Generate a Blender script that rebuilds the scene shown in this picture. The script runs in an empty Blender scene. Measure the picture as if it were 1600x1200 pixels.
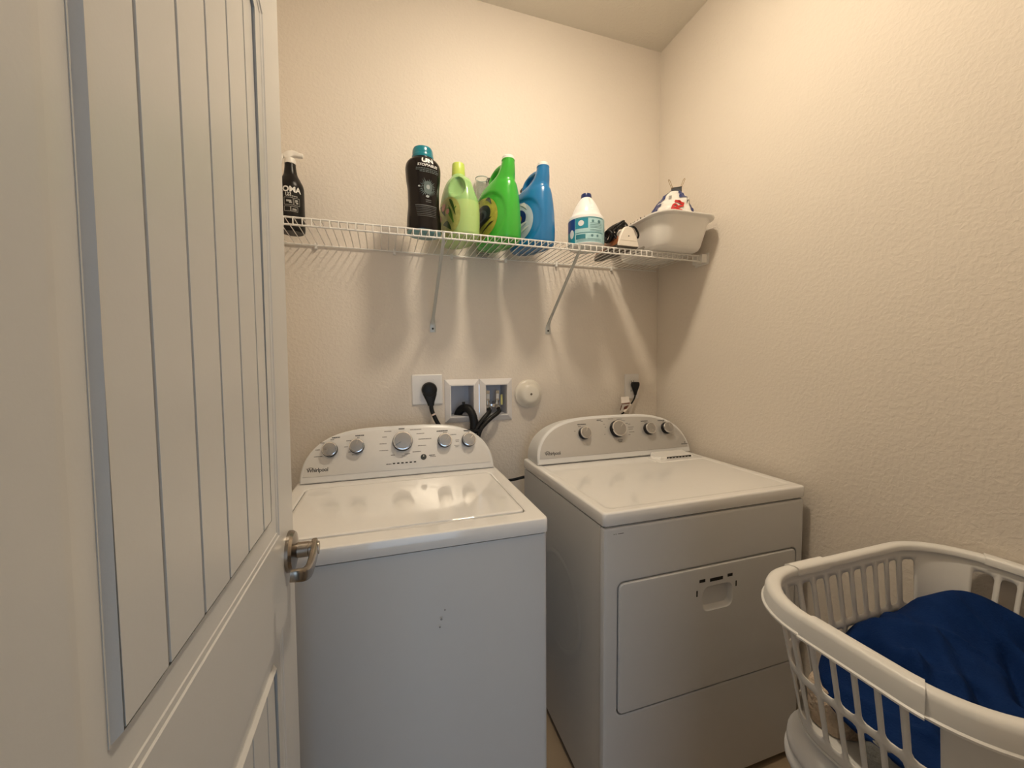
import bpy, bmesh, math, random
from math import sin, cos, pi, radians, sqrt, tan
from mathutils import Vector, Matrix, noise
random.seed(7)
SC = bpy.context.scene
COL = SC.collection
# ------------------------------------------------------------------ camera
YAW, PITCH, ROLL, FPX = 0.3165, -0.0558, -0.0076, 615.2
CAM = Vector((-1.3185, -1.6674, 1.3199))
F = Vector((sin(YAW)*cos(PITCH), cos(YAW)*cos(PITCH), sin(PITCH)))
R0 = Vector((cos(YAW), -sin(YAW), 0)); U0 = R0.cross(F)
R1 = cos(ROLL)*R0 + sin(ROLL)*U0; U1 = -sin(ROLL)*R0 + cos(ROLL)*U0
cd = bpy.data.cameras.new('camera'); cam = bpy.data.objects.new('camera', cd); COL.objects.link(cam)
M = Matrix.Identity(4)
for i in range(3):
    M[i][0], M[i][1], M[i][2], M[i][3] = R1[i], U1[i], -F[i], CAM[i]
cam.matrix_world = M
cd.sensor_fit = 'HORIZONTAL'; cd.sensor_width = 36; cd.lens = FPX/1600*36; cd.clip_start = 0.02
SC.camera = cam
# ------------------------------------------------------------------ world (daylight of the hall behind the doorway), exposure
W = bpy.data.worlds.new('hall_daylight'); SC.world = W; W.use_nodes = True
bg = W.node_tree.nodes['Background']; bg.inputs[0].default_value = (0.56, 0.77, 1.0, 1); bg.inputs[1].default_value = 2.05
SC.view_settings.view_transform = 'Standard'; SC.view_settings.look = 'None'
SC.view_settings.gamma = 1; SC.view_settings.use_curve_mapping = False
SC.view_settings.exposure = 0.0
BULB_POWER = 220.0           # emission strength of the ceiling lamp's dome
BULB_COLOR = (1.0, 0.845, 0.635, 1)
# portal in the hall window behind the camera: only guides daylight sampling
pl = bpy.data.lights.new('hall_window_portal', 'AREA'); pl.shape = 'RECTANGLE'; pl.size, pl.size_y = 1.3, 1.9
po_ = bpy.data.objects.new('hall_window_portal', pl); COL.objects.link(po_); po_.location = (-1.25, -3.55, 1.15); po_.rotation_euler = (radians(90), 0, 0)
pl.cycles.is_portal = True
LAMP = Vector((-0.80, -0.80, 2.812))

# ------------------------------------------------------------------ materials
def mat(name, c, rough=.45, metal=0., var=.04, scale=30., bump=0., bscale=120., spec=.5, trans=0., alpha=1., coat=0., sss=0., ior=1.45):
    m = bpy.data.materials.new(name); m.use_nodes = True
    nt = m.node_tree; N = nt.nodes; L = nt.links
    b = N['Principled BSDF']
    b.inputs['Roughness'].default_value = rough; b.inputs['Metallic'].default_value = metal
    b.inputs['Specular IOR Level'].default_value = spec; b.inputs['IOR'].default_value = ior
    b.inputs['Transmission Weight'].default_value = trans; b.inputs['Coat Weight'].default_value = coat
    b.inputs['Coat Roughness'].default_value = .08
    if sss: b.inputs['Subsurface Weight'].default_value = sss; b.inputs['Subsurface Scale'].default_value = .02
    tc = N.new('ShaderNodeTexCoord')
    nz = N.new('ShaderNodeTexNoise'); nz.inputs['Scale'].default_value = scale; nz.inputs['Detail'].default_value = 3
    L.new(tc.outputs['Object'], nz.inputs['Vector'])
    mx = N.new('ShaderNodeMix'); mx.data_type = 'RGBA'
    mx.inputs['A'].default_value = (*[max(0, x*(1-var)) for x in c], 1); mx.inputs['B'].default_value = (*[min(1, x*(1+var)) for x in c], 1)
    L.new(nz.outputs['Fac'], mx.inputs['Factor']); L.new(mx.outputs['Result'], b.inputs['Base Color'])
    if bump:
        n2 = N.new('ShaderNodeTexNoise'); n2.inputs['Scale'].default_value = bscale; n2.inputs['Detail'].default_value = 4
        L.new(tc.outputs['Object'], n2.inputs['Vector'])
        bp = N.new('ShaderNodeBump'); bp.inputs['Strength'].default_value = 1; bp.inputs['Distance'].default_value = bump
        L.new(n2.outputs['Fac'], bp.inputs['Height']); L.new(bp.outputs['Normal'], b.inputs['Normal'])
    return m
def ramp_mat(name, stops, scale=30., rough=.35, dist=2.):
    m = mat(name, (.5, .5, .5), rough); nt = m.node_tree; N = nt.nodes; L = nt.links
    tc = N.new('ShaderNodeTexCoord'); nz = N.new('ShaderNodeTexNoise')
    nz.inputs['Scale'].default_value = scale; nz.inputs['Detail'].default_value = 2; nz.inputs['Distortion'].default_value = dist
    L.new(tc.outputs['Object'], nz.inputs['Vector'])
    cr = N.new('ShaderNodeValToRGB'); cr.color_ramp.interpolation = 'CONSTANT'
    e = cr.color_ramp.elements
    e[0].position, e[0].color = stops[0][0], (*stops[0][1], 1); e[1].position, e[1].color = stops[1][0], (*stops[1][1], 1)
    for p_, c_ in stops[2:]:
        q = e.new(p_); q.color = (*c_, 1)
    L.new(nz.outputs['Fac'], cr.inputs['Fac']); L.new(cr.outputs['Color'], N['Principled BSDF'].inputs['Base Color'])
    return m
def wall_mat(name, c, d=.0008):
    m = mat(name, c, .75, var=.02, scale=3, spec=.3); nt = m.node_tree; N = nt.nodes; L = nt.links
    tc = N.new('ShaderNodeTexCoord')
    a = N.new('ShaderNodeTexNoise'); a.inputs['Scale'].default_value = 85; a.inputs['Detail'].default_value = 3; a.inputs['Distortion'].default_value = .4
    b = N.new('ShaderNodeTexNoise'); b.inputs['Scale'].default_value = 17; b.inputs['Detail'].default_value = 2
    mr = N.new('ShaderNodeMapRange'); mr.inputs['From Min'].default_value = .40; mr.inputs['From Max'].default_value = .66
    ad = N.new('ShaderNodeMath'); ad.operation = 'MULTIPLY_ADD'; ad.inputs[1].default_value = .8
    L.new(tc.outputs['Object'], a.inputs['Vector']); L.new(tc.outputs['Object'], b.inputs['Vector'])
    L.new(a.outputs['Fac'], mr.inputs['Value']); L.new(mr.outputs['Result'], ad.inputs[0]); L.new(b.outputs['Fac'], ad.inputs[2])
    bp = N.new('ShaderNodeBump'); bp.inputs['Distance'].default_value = d; bp.inputs['Strength'].default_value = .9
    L.new(ad.outputs[0], bp.inputs['Height']); L.new(bp.outputs['Normal'], N['Principled BSDF'].inputs['Normal'])
    return m
def emis(name, c, s):
    m = bpy.data.materials.new(name); m.use_nodes = True; b = m.node_tree.nodes['Principled BSDF']
    b.inputs['Emission Color'].default_value = c; b.inputs['Emission Strength'].default_value = s
    return m
MW = wall_mat('wall_paint', (.74, .675, .60))
MC = wall_mat('ceiling_paint', (.76, .72, .65), .0007)
MFLOOR = mat('tan_floor', (.36, .27, .18), .5, var=.15, scale=9)
MTRIM = mat('white_trim', (.80, .79, .76), .4)
MDOOR = mat('door_paint', (.66, .65, .635), .32, var=.015, bump=.00008, bscale=250)
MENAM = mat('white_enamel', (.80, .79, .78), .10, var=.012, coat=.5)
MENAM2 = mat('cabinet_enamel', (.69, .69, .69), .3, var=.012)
MPANEL = mat('silver_panel', (.52, .51, .50), .36, metal=.45, var=.03, scale=60)
MPANELW = mat('lit_silver_panel', (.70, .695, .69), .36, metal=.25, var=.03, scale=60)  # washer's copy of the silver panel, reflected light painted in as a paler colour
MDARK = mat('dark_gap', (.015, .014, .013), .6)
MBLACK = mat('black_rubber', (.010, .010, .011), .42, spec=.3)
MCHROME = mat('chrome', (.82, .82, .83), .12, metal=1)
MKNOB = mat('knob_face', (.42, .41, .40), .38, metal=.85, var=.03)
MPRINT = mat('grey_print', (.10, .10, .10), .5)
MPRINT2 = mat('pale_grey_print', (.20, .195, .19), .5)
MWIRE = mat('white_vinyl_wire', (.80, .78, .74), .35)
MBRACE = mat('galvanised_brace', (.50, .51, .49), .4, metal=.3)
MNICK = mat('satin_nickel', (.33, .29, .25), .27, metal=1, var=.06)
MPLAST = mat('white_plastic', (.82, .80, .77), .33, var=.02)
MPLATE = mat('outlet_plate_plastic', (.76, .74, .72), .3)
MBASK = mat('basket_plastic', (.74, .73, .71), .36, var=.02)
MHAMP = mat('hamper_plastic', (.74, .74, .75), .3, var=.02)

# ------------------------------------------------------------------ mesh helpers
def NB(): return bmesh.new()
def bx(bm, x0, x1, y0, y1, z0, z1):
    v = [bm.verts.new(p) for p in [(x0,y0,z0),(x1,y0,z0),(x1,y1,z0),(x0,y1,z0),(x0,y0,z1),(x1,y0,z1),(x1,y1,z1),(x0,y1,z1)]]
    for f in [(3,2,1,0),(4,5,6,7),(0,1,5,4),(1,2,6,5),(2,3,7,6),(3,0,4,7)]: bm.faces.new([v[i] for i in f])
def loft(bm, rings, cap0=True, cap1=True, closed=True):
    vs = [[bm.verts.new(p) for p in r] for r in rings]
    n = len(vs[0])
    for a, b in zip(vs, vs[1:]):
        for i in range(n if closed else n-1):
            j = (i+1) % n
            try: bm.faces.new((a[i], a[j], b[j], b[i]))
            except ValueError: pass
    if cap0: bm.faces.new(list(reversed(vs[0])))
    if cap1: bm.faces.new(vs[-1])
    return vs
def frame_of(d):
    d = d.normalized(); up = Vector((0,0,1)) if abs(d.z) < .9 else Vector((1,0,0))
    a = d.cross(up).normalized(); return a, a.cross(d).normalized()
def tube(bm, pts, r, n=10, cap=True, flat=1., closed=False):
    pts = [Vector(p) for p in pts]; m = len(pts); rs = r if isinstance(r, (list, tuple)) else [r]*m
    rings = []; a = None
    for i, p in enumerate(pts):
        if closed: d = pts[(i+1) % m]-pts[i-1]
        else: d = (pts[min(i+1, m-1)]-pts[max(i-1, 0)])
        d.normalize()
        if a is None: a, b = frame_of(d)
        else:
            a = (a - d*a.dot(d)).normalized(); b = a.cross(d).normalized()
        rings.append([p + rs[i]*(cos(2*pi*k/n)*a + flat*sin(2*pi*k/n)*b) for k in range(n)])
    if closed: rings.append(rings[0])
    loft(bm, rings, cap and not closed, cap and not closed)
    if closed: bmesh.ops.remove_doubles(bm, verts=bm.verts, dist=1e-6)
def cyl(bm, p0, p1, r0, r1=None, n=20):
    tube(bm, [p0, p1], [r0, r0 if r1 is None else r1], n)
def spline(pts, k=8):
    P = [Vector(p) for p in pts]; P = [2*P[0]-P[1]] + P + [2*P[-1]-P[-2]]; out = []
    for i in range(1, len(P)-2):
        for j in range(k):
            t = j/k; a, b, c, d = P[i-1], P[i], P[i+1], P[i+2]
            out.append(.5*((2*b)+(c-a)*t+(2*a-5*b+4*c-d)*t*t+(3*b-a-3*c+d)*t**3))
    return out+[P[-2]]
def lathe(bm, prof, n=32, M=None, cap0=True, cap1=True):
    M = M or Matrix.Identity(4)
    rings = [[M @ Vector((r*cos(2*pi*k/n), r*sin(2*pi*k/n), z)) for k in range(n)] for r, z in prof]
    loft(bm, rings, cap0, cap1)
def axis(p, d):           # matrix: origin p, local z along d
    d = Vector(d).normalized(); a, b = frame_of(d)
    m = Matrix.Identity(4)
    for i in range(3): m[i][0], m[i][1], m[i][2], m[i][3] = a[i], -b[i], d[i], p[i]
    return m
def rr(cx, cy, hx, hy, r, nc=5):   # rounded rectangle, counter-clockwise
    out = []
    for k, (sx, sy) in enumerate(((1,1),(-1,1),(-1,-1),(1,-1))):
        for i in range(nc+1):
            a = (k + i/nc)*pi/2
            out.append((cx+sx*(hx-r)+r*cos(a), cy+sy*(hy-r)+r*sin(a)))
    return out
def obj(name, bm, m, parent=None, ang=32, bev=0, seg=2, smooth=True, kind=None, label=None):
    if bev:
        es = [e for e in bm.edges if len(e.link_faces) == 2 and e.calc_face_angle(0) > radians(30)]
        if es: bmesh.ops.bevel(bm, geom=es, offset=bev, segments=seg, profile=.5, affect='EDGES', clamp_overlap=True)
    bmesh.ops.recalc_face_normals(bm, faces=bm.faces)
    me = bpy.data.meshes.new(name)
    if smooth:
        for f in bm.faces: f.smooth = True
        for e in bm.edges:
            if len(e.link_faces) == 2 and e.calc_face_angle(0) > radians(ang): e.smooth = False
    bm.to_mesh(me); bm.free(); me.materials.append(m)
    o = bpy.data.objects.new(name, me); COL.objects.link(o)
    if parent: o.parent = parent
    if kind: o['kind'] = kind
    if label: o['label'] = label
    return o
def tag(o, label, cat, group=None):
    o['label'] = label; o['category'] = cat
    if group: o['group'] = group
    return o
def thing(name, label, cat, loc=(0,0,0), rz=0, group=None):
    o = bpy.data.objects.new(name, None); COL.objects.link(o); o.location = loc; o.rotation_euler = (0,0,rz)
    o.empty_display_size = .05
    return tag(o, label, cat, group)
def struct(name, bm, m, **k):
    o = obj(name, bm, m, **k); o['kind'] = 'structure'; return o
def text_bm(s, size, fn, bold=0., shear=0., sub=0, spacing=1.):
    """lettering: flat outline triangles, each point (x,y) sent through fn to its surface"""
    cu = bpy.data.curves.new('t', 'FONT'); cu.body = s; cu.size = size; cu.align_x = 'CENTER'; cu.align_y = 'CENTER'
    cu.offset = bold; cu.shear = shear; cu.space_character = spacing; cu.resolution_u = 3
    o = bpy.data.objects.new('t', cu); COL.objects.link(o); bpy.context.view_layer.update()
    me = bpy.data.meshes.new_from_object(o); bm = NB(); bm.from_mesh(me)
    if sub: bmesh.ops.subdivide_edges(bm, edges=bm.edges, cuts=sub)
    for v in bm.verts: v.co = fn(v.co.x, v.co.y)
    bpy.data.objects.remove(o); bpy.data.curves.remove(cu); bpy.data.meshes.remove(me)
    return bm
def join(bms):
    out = NB()
    for b in bms:
        me = bpy.data.meshes.new('j'); b.to_mesh(me); b.free(); out.from_mesh(me); bpy.data.meshes.remove(me)
    return out

# ================================================================== SETTING
XL, YF, H = -1.72, -1.60, 2.812
bm = NB(); bx(bm, -2.7, 1.0, -3.65, .12, -.08, 0); struct('floor', bm, MFLOOR)
bm = NB(); bx(bm, XL-.12, .12, YF-.115, .12, H, H+.08); struct('ceiling', bm, MC)
bm = NB(); bx(bm, 0, .12, YF-.115, 0, 0, H); struct('wall_right', bm, MW)
bm = NB(); bx(bm, XL-.12, XL, YF-.115, 0, 0, H); struct('wall_left', bm, MW)
hx0, hx1, hz0, hz1 = -1.051, -.797, 1.086, 1.224     # hole of the recessed hose box
bm = NB()
for a in ((XL-.12, hx0, 0, .12, 0, H), (hx1, .12, 0, .12, 0, H), (hx0, hx1, 0, .12, 0, hz0), (hx0, hx1, 0, .12, hz1, H)): bx(bm, *a)
struct('wall_back', bm, MW)
DX0, DX1, DH = -1.462, -.845, 2.06                   # doorway
bm = NB()
for a in ((XL-.12, DX0, YF-.115, YF, 0, H), (DX1, .12, YF-.115, YF, 0, H), (DX0, DX1, YF-.115, YF, DH, H)): bx(bm, *a)
struct('wall_front', bm, MW)
# hall behind the doorway, with a tall window opening to the daylight
HX0, HX1, HY = -2.6, .9, -3.55
bm = NB()
for a in ((HX0, -1.9, HY-.1, HY, 0, H), (-.6, HX1, HY-.1, HY, 0, H), (-1.9, -.6, HY-.1, HY, 0, .2), (-1.9, -.6, HY-.1, HY, 2.1, H)): bx(bm, *a)
struct('wall_hall_end', bm, MW)
for nm, a in (('wall_hall_left', (HX0-.1, HX0, HY, YF-.115, 0, H)), ('wall_hall_right', (HX1, HX1+.1, HY, YF-.115, 0, H)), ('ceiling_hall', (HX0, HX1, HY, YF-.115, H, H+.08))):
    bm = NB(); bx(bm, *a); struct(nm, bm, MC if 'ceil' in nm else MW)
bm = NB(); bx(bm, HX0, XL-.12, YF-.115, YF-.02, 0, H); bx(bm, .12, HX1, YF-.115, YF-.02, 0, H); struct('wall_hall_front', bm, MW)
bm = NB(); bx(bm, -1.72, 0, -.012, 0, 0, .085); struct('baseboard_back', bm, MTRIM, bev=.004)
bm = NB(); bx(bm, -.012, 0, YF, -.012, 0, .085); struct('baseboard_right', bm, MTRIM, bev=.004)

# ---------------------------------------------------------------- ceiling lamp
lamp = thing('ceiling_light', 'small white flush ceiling light with glowing shallow dome above the machines', 'ceiling light', LAMP)
bm = NB(); lathe(bm, [(.114, 0), (.114, -.012), (.107, -.030), (.089, -.034), (.086, -.030), (.02, -.030)], 36); obj('lamp_housing', bm, MPLAST, lamp)
bm = NB(); lathe(bm, [(.084, -.031), (.081, -.041), (.069, -.050), (.046, -.057), (.019, -.060), (.001, -.0602)], 28); obj('lamp_dome', bm, emis('warm_dome', BULB_COLOR, BULB_POWER), lamp, label='glowing shallow dome')

# ---------------------------------------------------------------- door (opened flat along the left side)
def door():
    K = 1.08
    Y = lambda y: CAM.y + (y-CAM.y)*K
    Z = lambda z: CAM.z + (z-CAM.z)*K
    X = -1.472; T = .035
    root = bpy.data.objects.new('door_1', None); COL.objects.link(root); root['kind'] = 'structure'
    TL = radians(.42); root.location = (X-1.30*tan(TL), Y(-.967), 0)
    root.rotation_euler = (0, TL, 0)          # hangs a hair out of plumb
    root['label'] = 'white plank panel door standing open along the left side'
    y0, y1 = 0, Y(-1.516)-Y(-.967)                       # latch edge .. hinge edge (local y, negative)
    yc = (y0+y1)/2
    po = Y(-1.050)-Y(-.967)                              # outer edge of the panel moulding on the latch side
    hw = yc - po; hw = abs(hw)                           # half width of the moulding loop
    def loop(zb, zt, arch, n=14):
        """outer loop points (y,z), from bottom latch corner round"""
        P = [(yc+hw, zb), (yc-hw, zb), (yc-hw, zt)]
        for i in range(1, n):
            a = i/n; P.append((yc-hw+2*hw*a, zt+arch*sin(pi*a)))
        P.append((yc+hw, zt)); return P
    def inset(P, d):
        out = []; n = len(P); SG = 1 if sum(P[i-1][0]*P[i][1]-P[i][0]*P[i-1][1] for i in range(n)) > 0 else -1   # inward for either winding
        for i in range(n):
            a, b, c = Vector(P[i-1]), Vector(P[i]), Vector(P[(i+1) % n])
            n1 = Vector((-(b-a).y, (b-a).x)).normalized(); n2 = Vector((-(c-b).y, (c-b).x)).normalized()
            m = (n1+n2).normalized(); k = d/max(.3, m.dot(n1))
            out.append(tuple(b + m*k*SG))
        return out
    prof = [(0, 0), (.0012, .0014), (.0065, .0016), (.0075, .0026), (.0285, .0058), (.0310, .0052), (.0350, .0004)]
    up = loop(Z(1.0785), 1.815, .085); lo = loop(.16, Z(.945), 0, 2)
    bm = NB()
    # slab: face with two openings, built as strips between loops
    zt = 2.03
    def strip(zs0, zs1, L, top):
        n = len(L); outer = []
        for (y, z) in L:
            outer.append((y, z))
        return outer
    v = lambda y, z, d=0: (-d, y, z)
    def poly(pts): bm.faces.new([bm.verts.new(v(*p)) for p in pts])
    poly([(y0, .01), (y0, zt), (yc+hw, zt), (yc+hw, .01)][::1])
    poly([(yc-hw, .01), (yc-hw, zt), (y1, zt), (y1, .01)])
    poly([(yc+hw, .01), (yc+hw, .16), (yc-hw, .16), (yc-hw, .01)])
    poly([(yc+hw, Z(.945)), (yc+hw, Z(1.0785)), (yc-hw, Z(1.0785)), (yc-hw, Z(.945))])
    arch = up[2:]
    for a, b in zip(arch, arch[1:]): poly([(a[0], a[1]), (a[0], zt), (b[0], zt), (b[0], b[1])])
    # edges and back
    for q in ([(0, y0, .01), (0, y0, zt), (-T, y0, zt), (-T, y0, .01)], [(0, y1, .01), (0, y1, zt), (-T, y1, zt), (-T, y1, .01)],
              [(0, y0, zt), (0, y1, zt), (-T, y1, zt), (-T, y0, zt)], [(0, y0, .01), (0, y1, .01), (-T, y1, .01), (-T, y0, .01)],
              [(-T, y0, .01), (-T, y1, .01), (-T, y1, zt), (-T, y0, zt)]):
        bm.faces.new([bm.verts.new(p) for p in q])
    bmesh.ops.remove_doubles(bm, verts=bm.verts, dist=1e-5)
    obj('slab', bm, MDOOR, root, smooth=False)
    inner = []; loops_ = (up, lo)
    for P in (up, lo):
        bm = NB(); rings = []
        sgn = 1
        for d, dep in prof:
            Q = inset(P, d*K); rings.append([(-dep, y, z) for y, z in Q])
        loft(bm, rings, False, False)
        obj('panel_moulding', bm, MDOOR, root, ang=24)
        inner.append(inset(P, .035*K))
    # planks
    gy = [Y(y)-Y(-.967) for y in (-1.121, -1.178, -1.234, -1.290, -1.347)]
    for P, flat in ((inner[0], False), (inner[1], True)):
        ys = sorted(set(p[0] for p in P)); lo_y, hi_y = ys[0], ys[-1]
        zb = min(p[1] for p in P)
        A = sorted([p for p in P if p[1] > zb+.2])
        def top(y):
            for a, b in zip(A, A[1:]):
                if a[0]-1e-6 <= y <= b[0]+1e-6 and b[0] > a[0]: return a[1]+(b[1]-a[1])*(y-a[0])/(b[0]-a[0])
            return A[-1][1]
        edges = [hi_y] + [g for g in gy if lo_y+.01 < g < hi_y-.01] + [lo_y]
        for a, b in zip(edges, edges[1:]):
            g = .0022
            yy = [a-g + (b-a+2*g)*i/4 for i in range(5)]
            bm = NB()
            fr = [(-.0004, y, zb+.001) for y in (yy[0], yy[-1])] + [(-.004, y, top(y)-.001) for y in reversed(yy)]
            bk = [(-.0062, q[1], q[2]) for q in fr]
            loft(bm, [bk, fr], True, True)
            obj('plank', bm, MDOOR, root, bev=.0011, seg=1)
        bm = NB(); loft(bm, [[(-.020, y, z) for y, z in inset(loops_[flat], .030*K)], [(-.0050, y, z) for y, z in inset(loops_[flat], .030*K)]])
        obj('panel_backing', bm, MDOOR, root)
    # lever handle (in local door coordinates)
    hz = 1.010; hy = -.948 - Y(-.967)
    h = bpy.data.objects.new('lever_handle', None); COL.objects.link(h); h.parent = root; h.location = (0, hy, hz); h['label'] = 'satin nickel lever handle'
    bm = NB(); lathe(bm, [(.033, 0), (.033, .005), (.030, .0095), (.020, .012), (.0135, .014)], 32, axis((0, 0, 0), (1, 0, 0))); obj('rose', bm, MNICK, h)
    bm = NB(); lathe(bm, [(.0125, .012), (.0125, .030), (.0118, .031), (.0118, .040), (.0105, .046)], 24, axis((0, 0, 0), (1, 0, 0))); obj('spindle', bm, MNICK, h)
    P = spline([(.038, .009, .002), (.040, -.006, -.001), (.040, -.03, -.006), (.040, -.055, -.008), (.039, -.070, -.006), (.036, -.081, -.003), (.029, -.087, .000), (.020, -.088, .001)], 7)
    bm = NB(); n = len(P)
    rings = []
    for i, p in enumerate(P):
        d = (P[min(i+1, n-1)]-P[max(i-1, 0)]).normalized(); s = Vector((0, 0, 1)).cross(d).normalized(); u_ = d.cross(s)
        t = i/(n-1); hh = .0125-.004*t; th = .0052
        rings.append([p + s*(th*x) + u_*(hh*z) for x, z in rr(0, 0, 1, 1, .55, 3)])
    loft(bm, rings); obj('lever', bm, MNICK, h)
    bm = NB(); bx(bm, -.026, -.010, -.0006, .0006, hz-.03, hz+.03); obj('latch_plate', bm, MNICK, root)
    return root
door()

# ================================================================== WIRE SHELF
ZS = 1.7635
def shelf():
    S = thing('wire_shelf', 'long white wire shelf fixed across the back wall', 'shelf', (0, 0, ZS))
    x0, x1 = XL+.004, -.018
    for y, z, r, nm in ((-.006, 0, .0032, 'rail'), (-.30, 0, .0032, 'rail'), (-.3015, -.0225, .0034, 'rail')):
        bm = NB(); cyl(bm, (x0, y, z), (x1, y, z), r*.88, n=10); obj(nm, bm, MWIRE, S)
    bm = NB(); tube(bm, [(0, -.004, .0035), (0, -.292, .0035), (0, -.3015, .001), (0, -.3045, -.006), (0, -.3045, -.0235)], .0017, 6)
    w0 = obj('wire', bm, MWIRE, S); first = True
    i = -5
    while True:
        x = -1.5666 + i*.0254
        if x > x1: break
        if x > x0:
            if first: w0.location.x = x; first = False
            else:
                c = w0.copy(); COL.objects.link(c); c.location.x = x; c.parent = S
        i += 1
    for bxx, wx in ((-1.1117, -1.1175), (-.5977, -.5985)):
        a = Vector((bxx, -.300, -.026)); b = Vector((wx, -.010, -.268))
        br = bpy.data.objects.new('support_brace', None); COL.objects.link(br); br.parent = S
        P = [a+Vector((0, -.004, .026)), a+Vector((0, -.003, .004)), a+(b-a)*.04, a+(b-a)*.3, a+(b-a)*.6, a+(b-a)*.95, b+Vector((0, .006, -.012)), Vector((wx, -.0022, -.292)), Vector((wx, -.0022, -.318))]
        rings = []
        for k, p_ in enumerate(P):
            d = (P[min(k+1, len(P)-1)]-P[max(k-1, 0)]).normalized(); sx = Vector((1, 0, 0)); nn = d.cross(sx).normalized()
            w = [.005, .0055, .006, .006, .006, .0065, .0095, .012, .012][k]; t = [.0018, .002, .004, .004, .004, .004, .0022, .0014, .0014][k]
            rings.append([p_+sx*w*q[0]+nn*t*q[1] for q in rr(0, 0, 1, 1, .6, 2)])
        bm = NB(); loft(bm, rings); obj('strap', bm, MBRACE, br)
        bm = NB(); lathe(bm, [(.0042, 0), (.0040, .0014), (.002, .002)], 14, axis((wx, -.0036, -.303), (0, -1, 0))); obj('screw', bm, MDARK, br)
    for cx in (-1.546, -1.2635, -1.035, -.80, -.5596, -.2722):
        bm = NB(); bx(bm, cx-.0045, cx+.0045, -.012, -.0002, -.013, .007); obj('wall_clip', bm, MWIRE, S, bev=.0025)
    bm = NB(); bx(bm, -.030, -.006, -.318, -.262, -.030, .004); bx(bm, -.006, -.0004, -.326, -.252, -.036, .010); obj('end_bracket', bm, MWIRE, S, bev=.002)
shelf()
SZ = ZS + .0062          # top of the deck wires

# ================================================================== BOTTLES
class Body:
    """stack of superellipse sections: (z, half x, half y, centre x, centre y, exponent)"""
    def __init__(s, secs): s.secs = secs; s.f = None
    def at(s, z):
        S = s.secs
        if z <= S[0][0]: return S[0]
        if z >= S[-1][0]: return S[-1]
        i = next(k for k in range(len(S)-1) if S[k][0] <= z <= S[k+1][0])
        h = S[i+1][0]-S[i][0]; t = (z-S[i][0])/h
        out = [z]
        for c in range(1, 6):
            def sl(k):
                if k <= 0 or k >= len(S)-1: return None
                a = (S[k][c]-S[k-1][c])/max(1e-6, S[k][0]-S[k-1][0]); b = (S[k+1][c]-S[k][c])/max(1e-6, S[k+1][0]-S[k][0])
                return 0 if a*b <= 0 else 2*a*b/(a+b)
            d = (S[i+1][c]-S[i][c])/h
            m0 = sl(i); m1 = sl(i+1); m0 = d if m0 is None else m0; m1 = d if m1 is None else m1
            t2, t3 = t*t, t*t*t
            out.append((2*t3-3*t2+1)*S[i][c]+(t3-2*t2+t)*h*m0+(-2*t3+3*t2)*S[i+1][c]+(t3-t2)*h*m1)
        return out
    def P(s, a, z, off=0.):
        _, hx, hy, cx, cy, n = s.at(z); e = 2/n
        c, d = cos(a), sin(a)
        p = Vector((cx+hx*math.copysign(abs(c)**e, c), cy+hy*math.copysign(abs(d)**e, d), z))
        nn = Vector((math.copysign(abs(c)**(2-e), c)/hx, math.copysign(abs(d)**(2-e), d)/hy, 0)).normalized()
        if s.f: p = p - nn*s.f(a, z)
        return p + nn*off
    def bm(s, nz=40, na=48, cap=True):
        z0, z1 = s.secs[0][0], s.secs[-1][0]
        zs = sorted(set([z0+(z1-z0)*i/nz for i in range(nz+1)] + [q[0] for q in s.secs]))
        b = NB(); loft(b, [[s.P(2*pi*k/na, z) for k in range(na)] for z in zs], True, cap); return b
    def patch(s, a0, z0, da, dz, off=.0006, n=40, m=6, sq=2.):
        """label patch: superelliptic area of the surface"""
        b = NB(); c = b.verts.new(s.P(a0, z0, off)); prev = None
        for j in range(1, m+1):
            ring = []
            for k in range(n):
                t = 2*pi*k/n; cc, ss = cos(t), sin(t)
                x = math.copysign(abs(cc)**(2/sq), cc)*j/m; y = math.copysign(abs(ss)**(2/sq), ss)*j/m
                ring.append(b.verts.new(s.P(a0+da*x, z0+dz*y, off)))
            for k in range(n):
                q = (k+1) % n
                if prev: b.faces.new((prev[k], prev[q], ring[q], ring[k]))
                else: b.faces.new((c, ring[k], ring[q]))
            prev = ring
        return b
    def rect(s, a0, a1, z0, z1, off=.0006, na=16, nz=6):
        b = NB(); loft(b, [[s.P(a0+(a1-a0)*i/na, z0+(z1-z0)*j/nz, off) for i in range(na+1)] for j in range(nz+1)], False, False, closed=False); return b
    def wrap(s, a0, z0, off=.001, rad=.05):
        return lambda x, y: s.P(a0 + x/rad, z0+y, off)
def cap_bm(r, z0, z1, cx=0, cy=0, ribs=0, taper=.95):
    b = NB(); n = 48
    prof = [(r*.985, z0), (r, z0+.0015), (r*taper, z1-.003), (r*taper*.94, z1)]
    rings = []
    for rad, z in prof:
        rings.append([(cx+rad*(1-(.025 if ribs and k % 2 else 0))*cos(2*pi*k/n), cy+rad*(1-(.025 if ribs and k % 2 else 0))*sin(2*pi*k/n), z) for k in range(n)])
    loft(b, rings); return b

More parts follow.
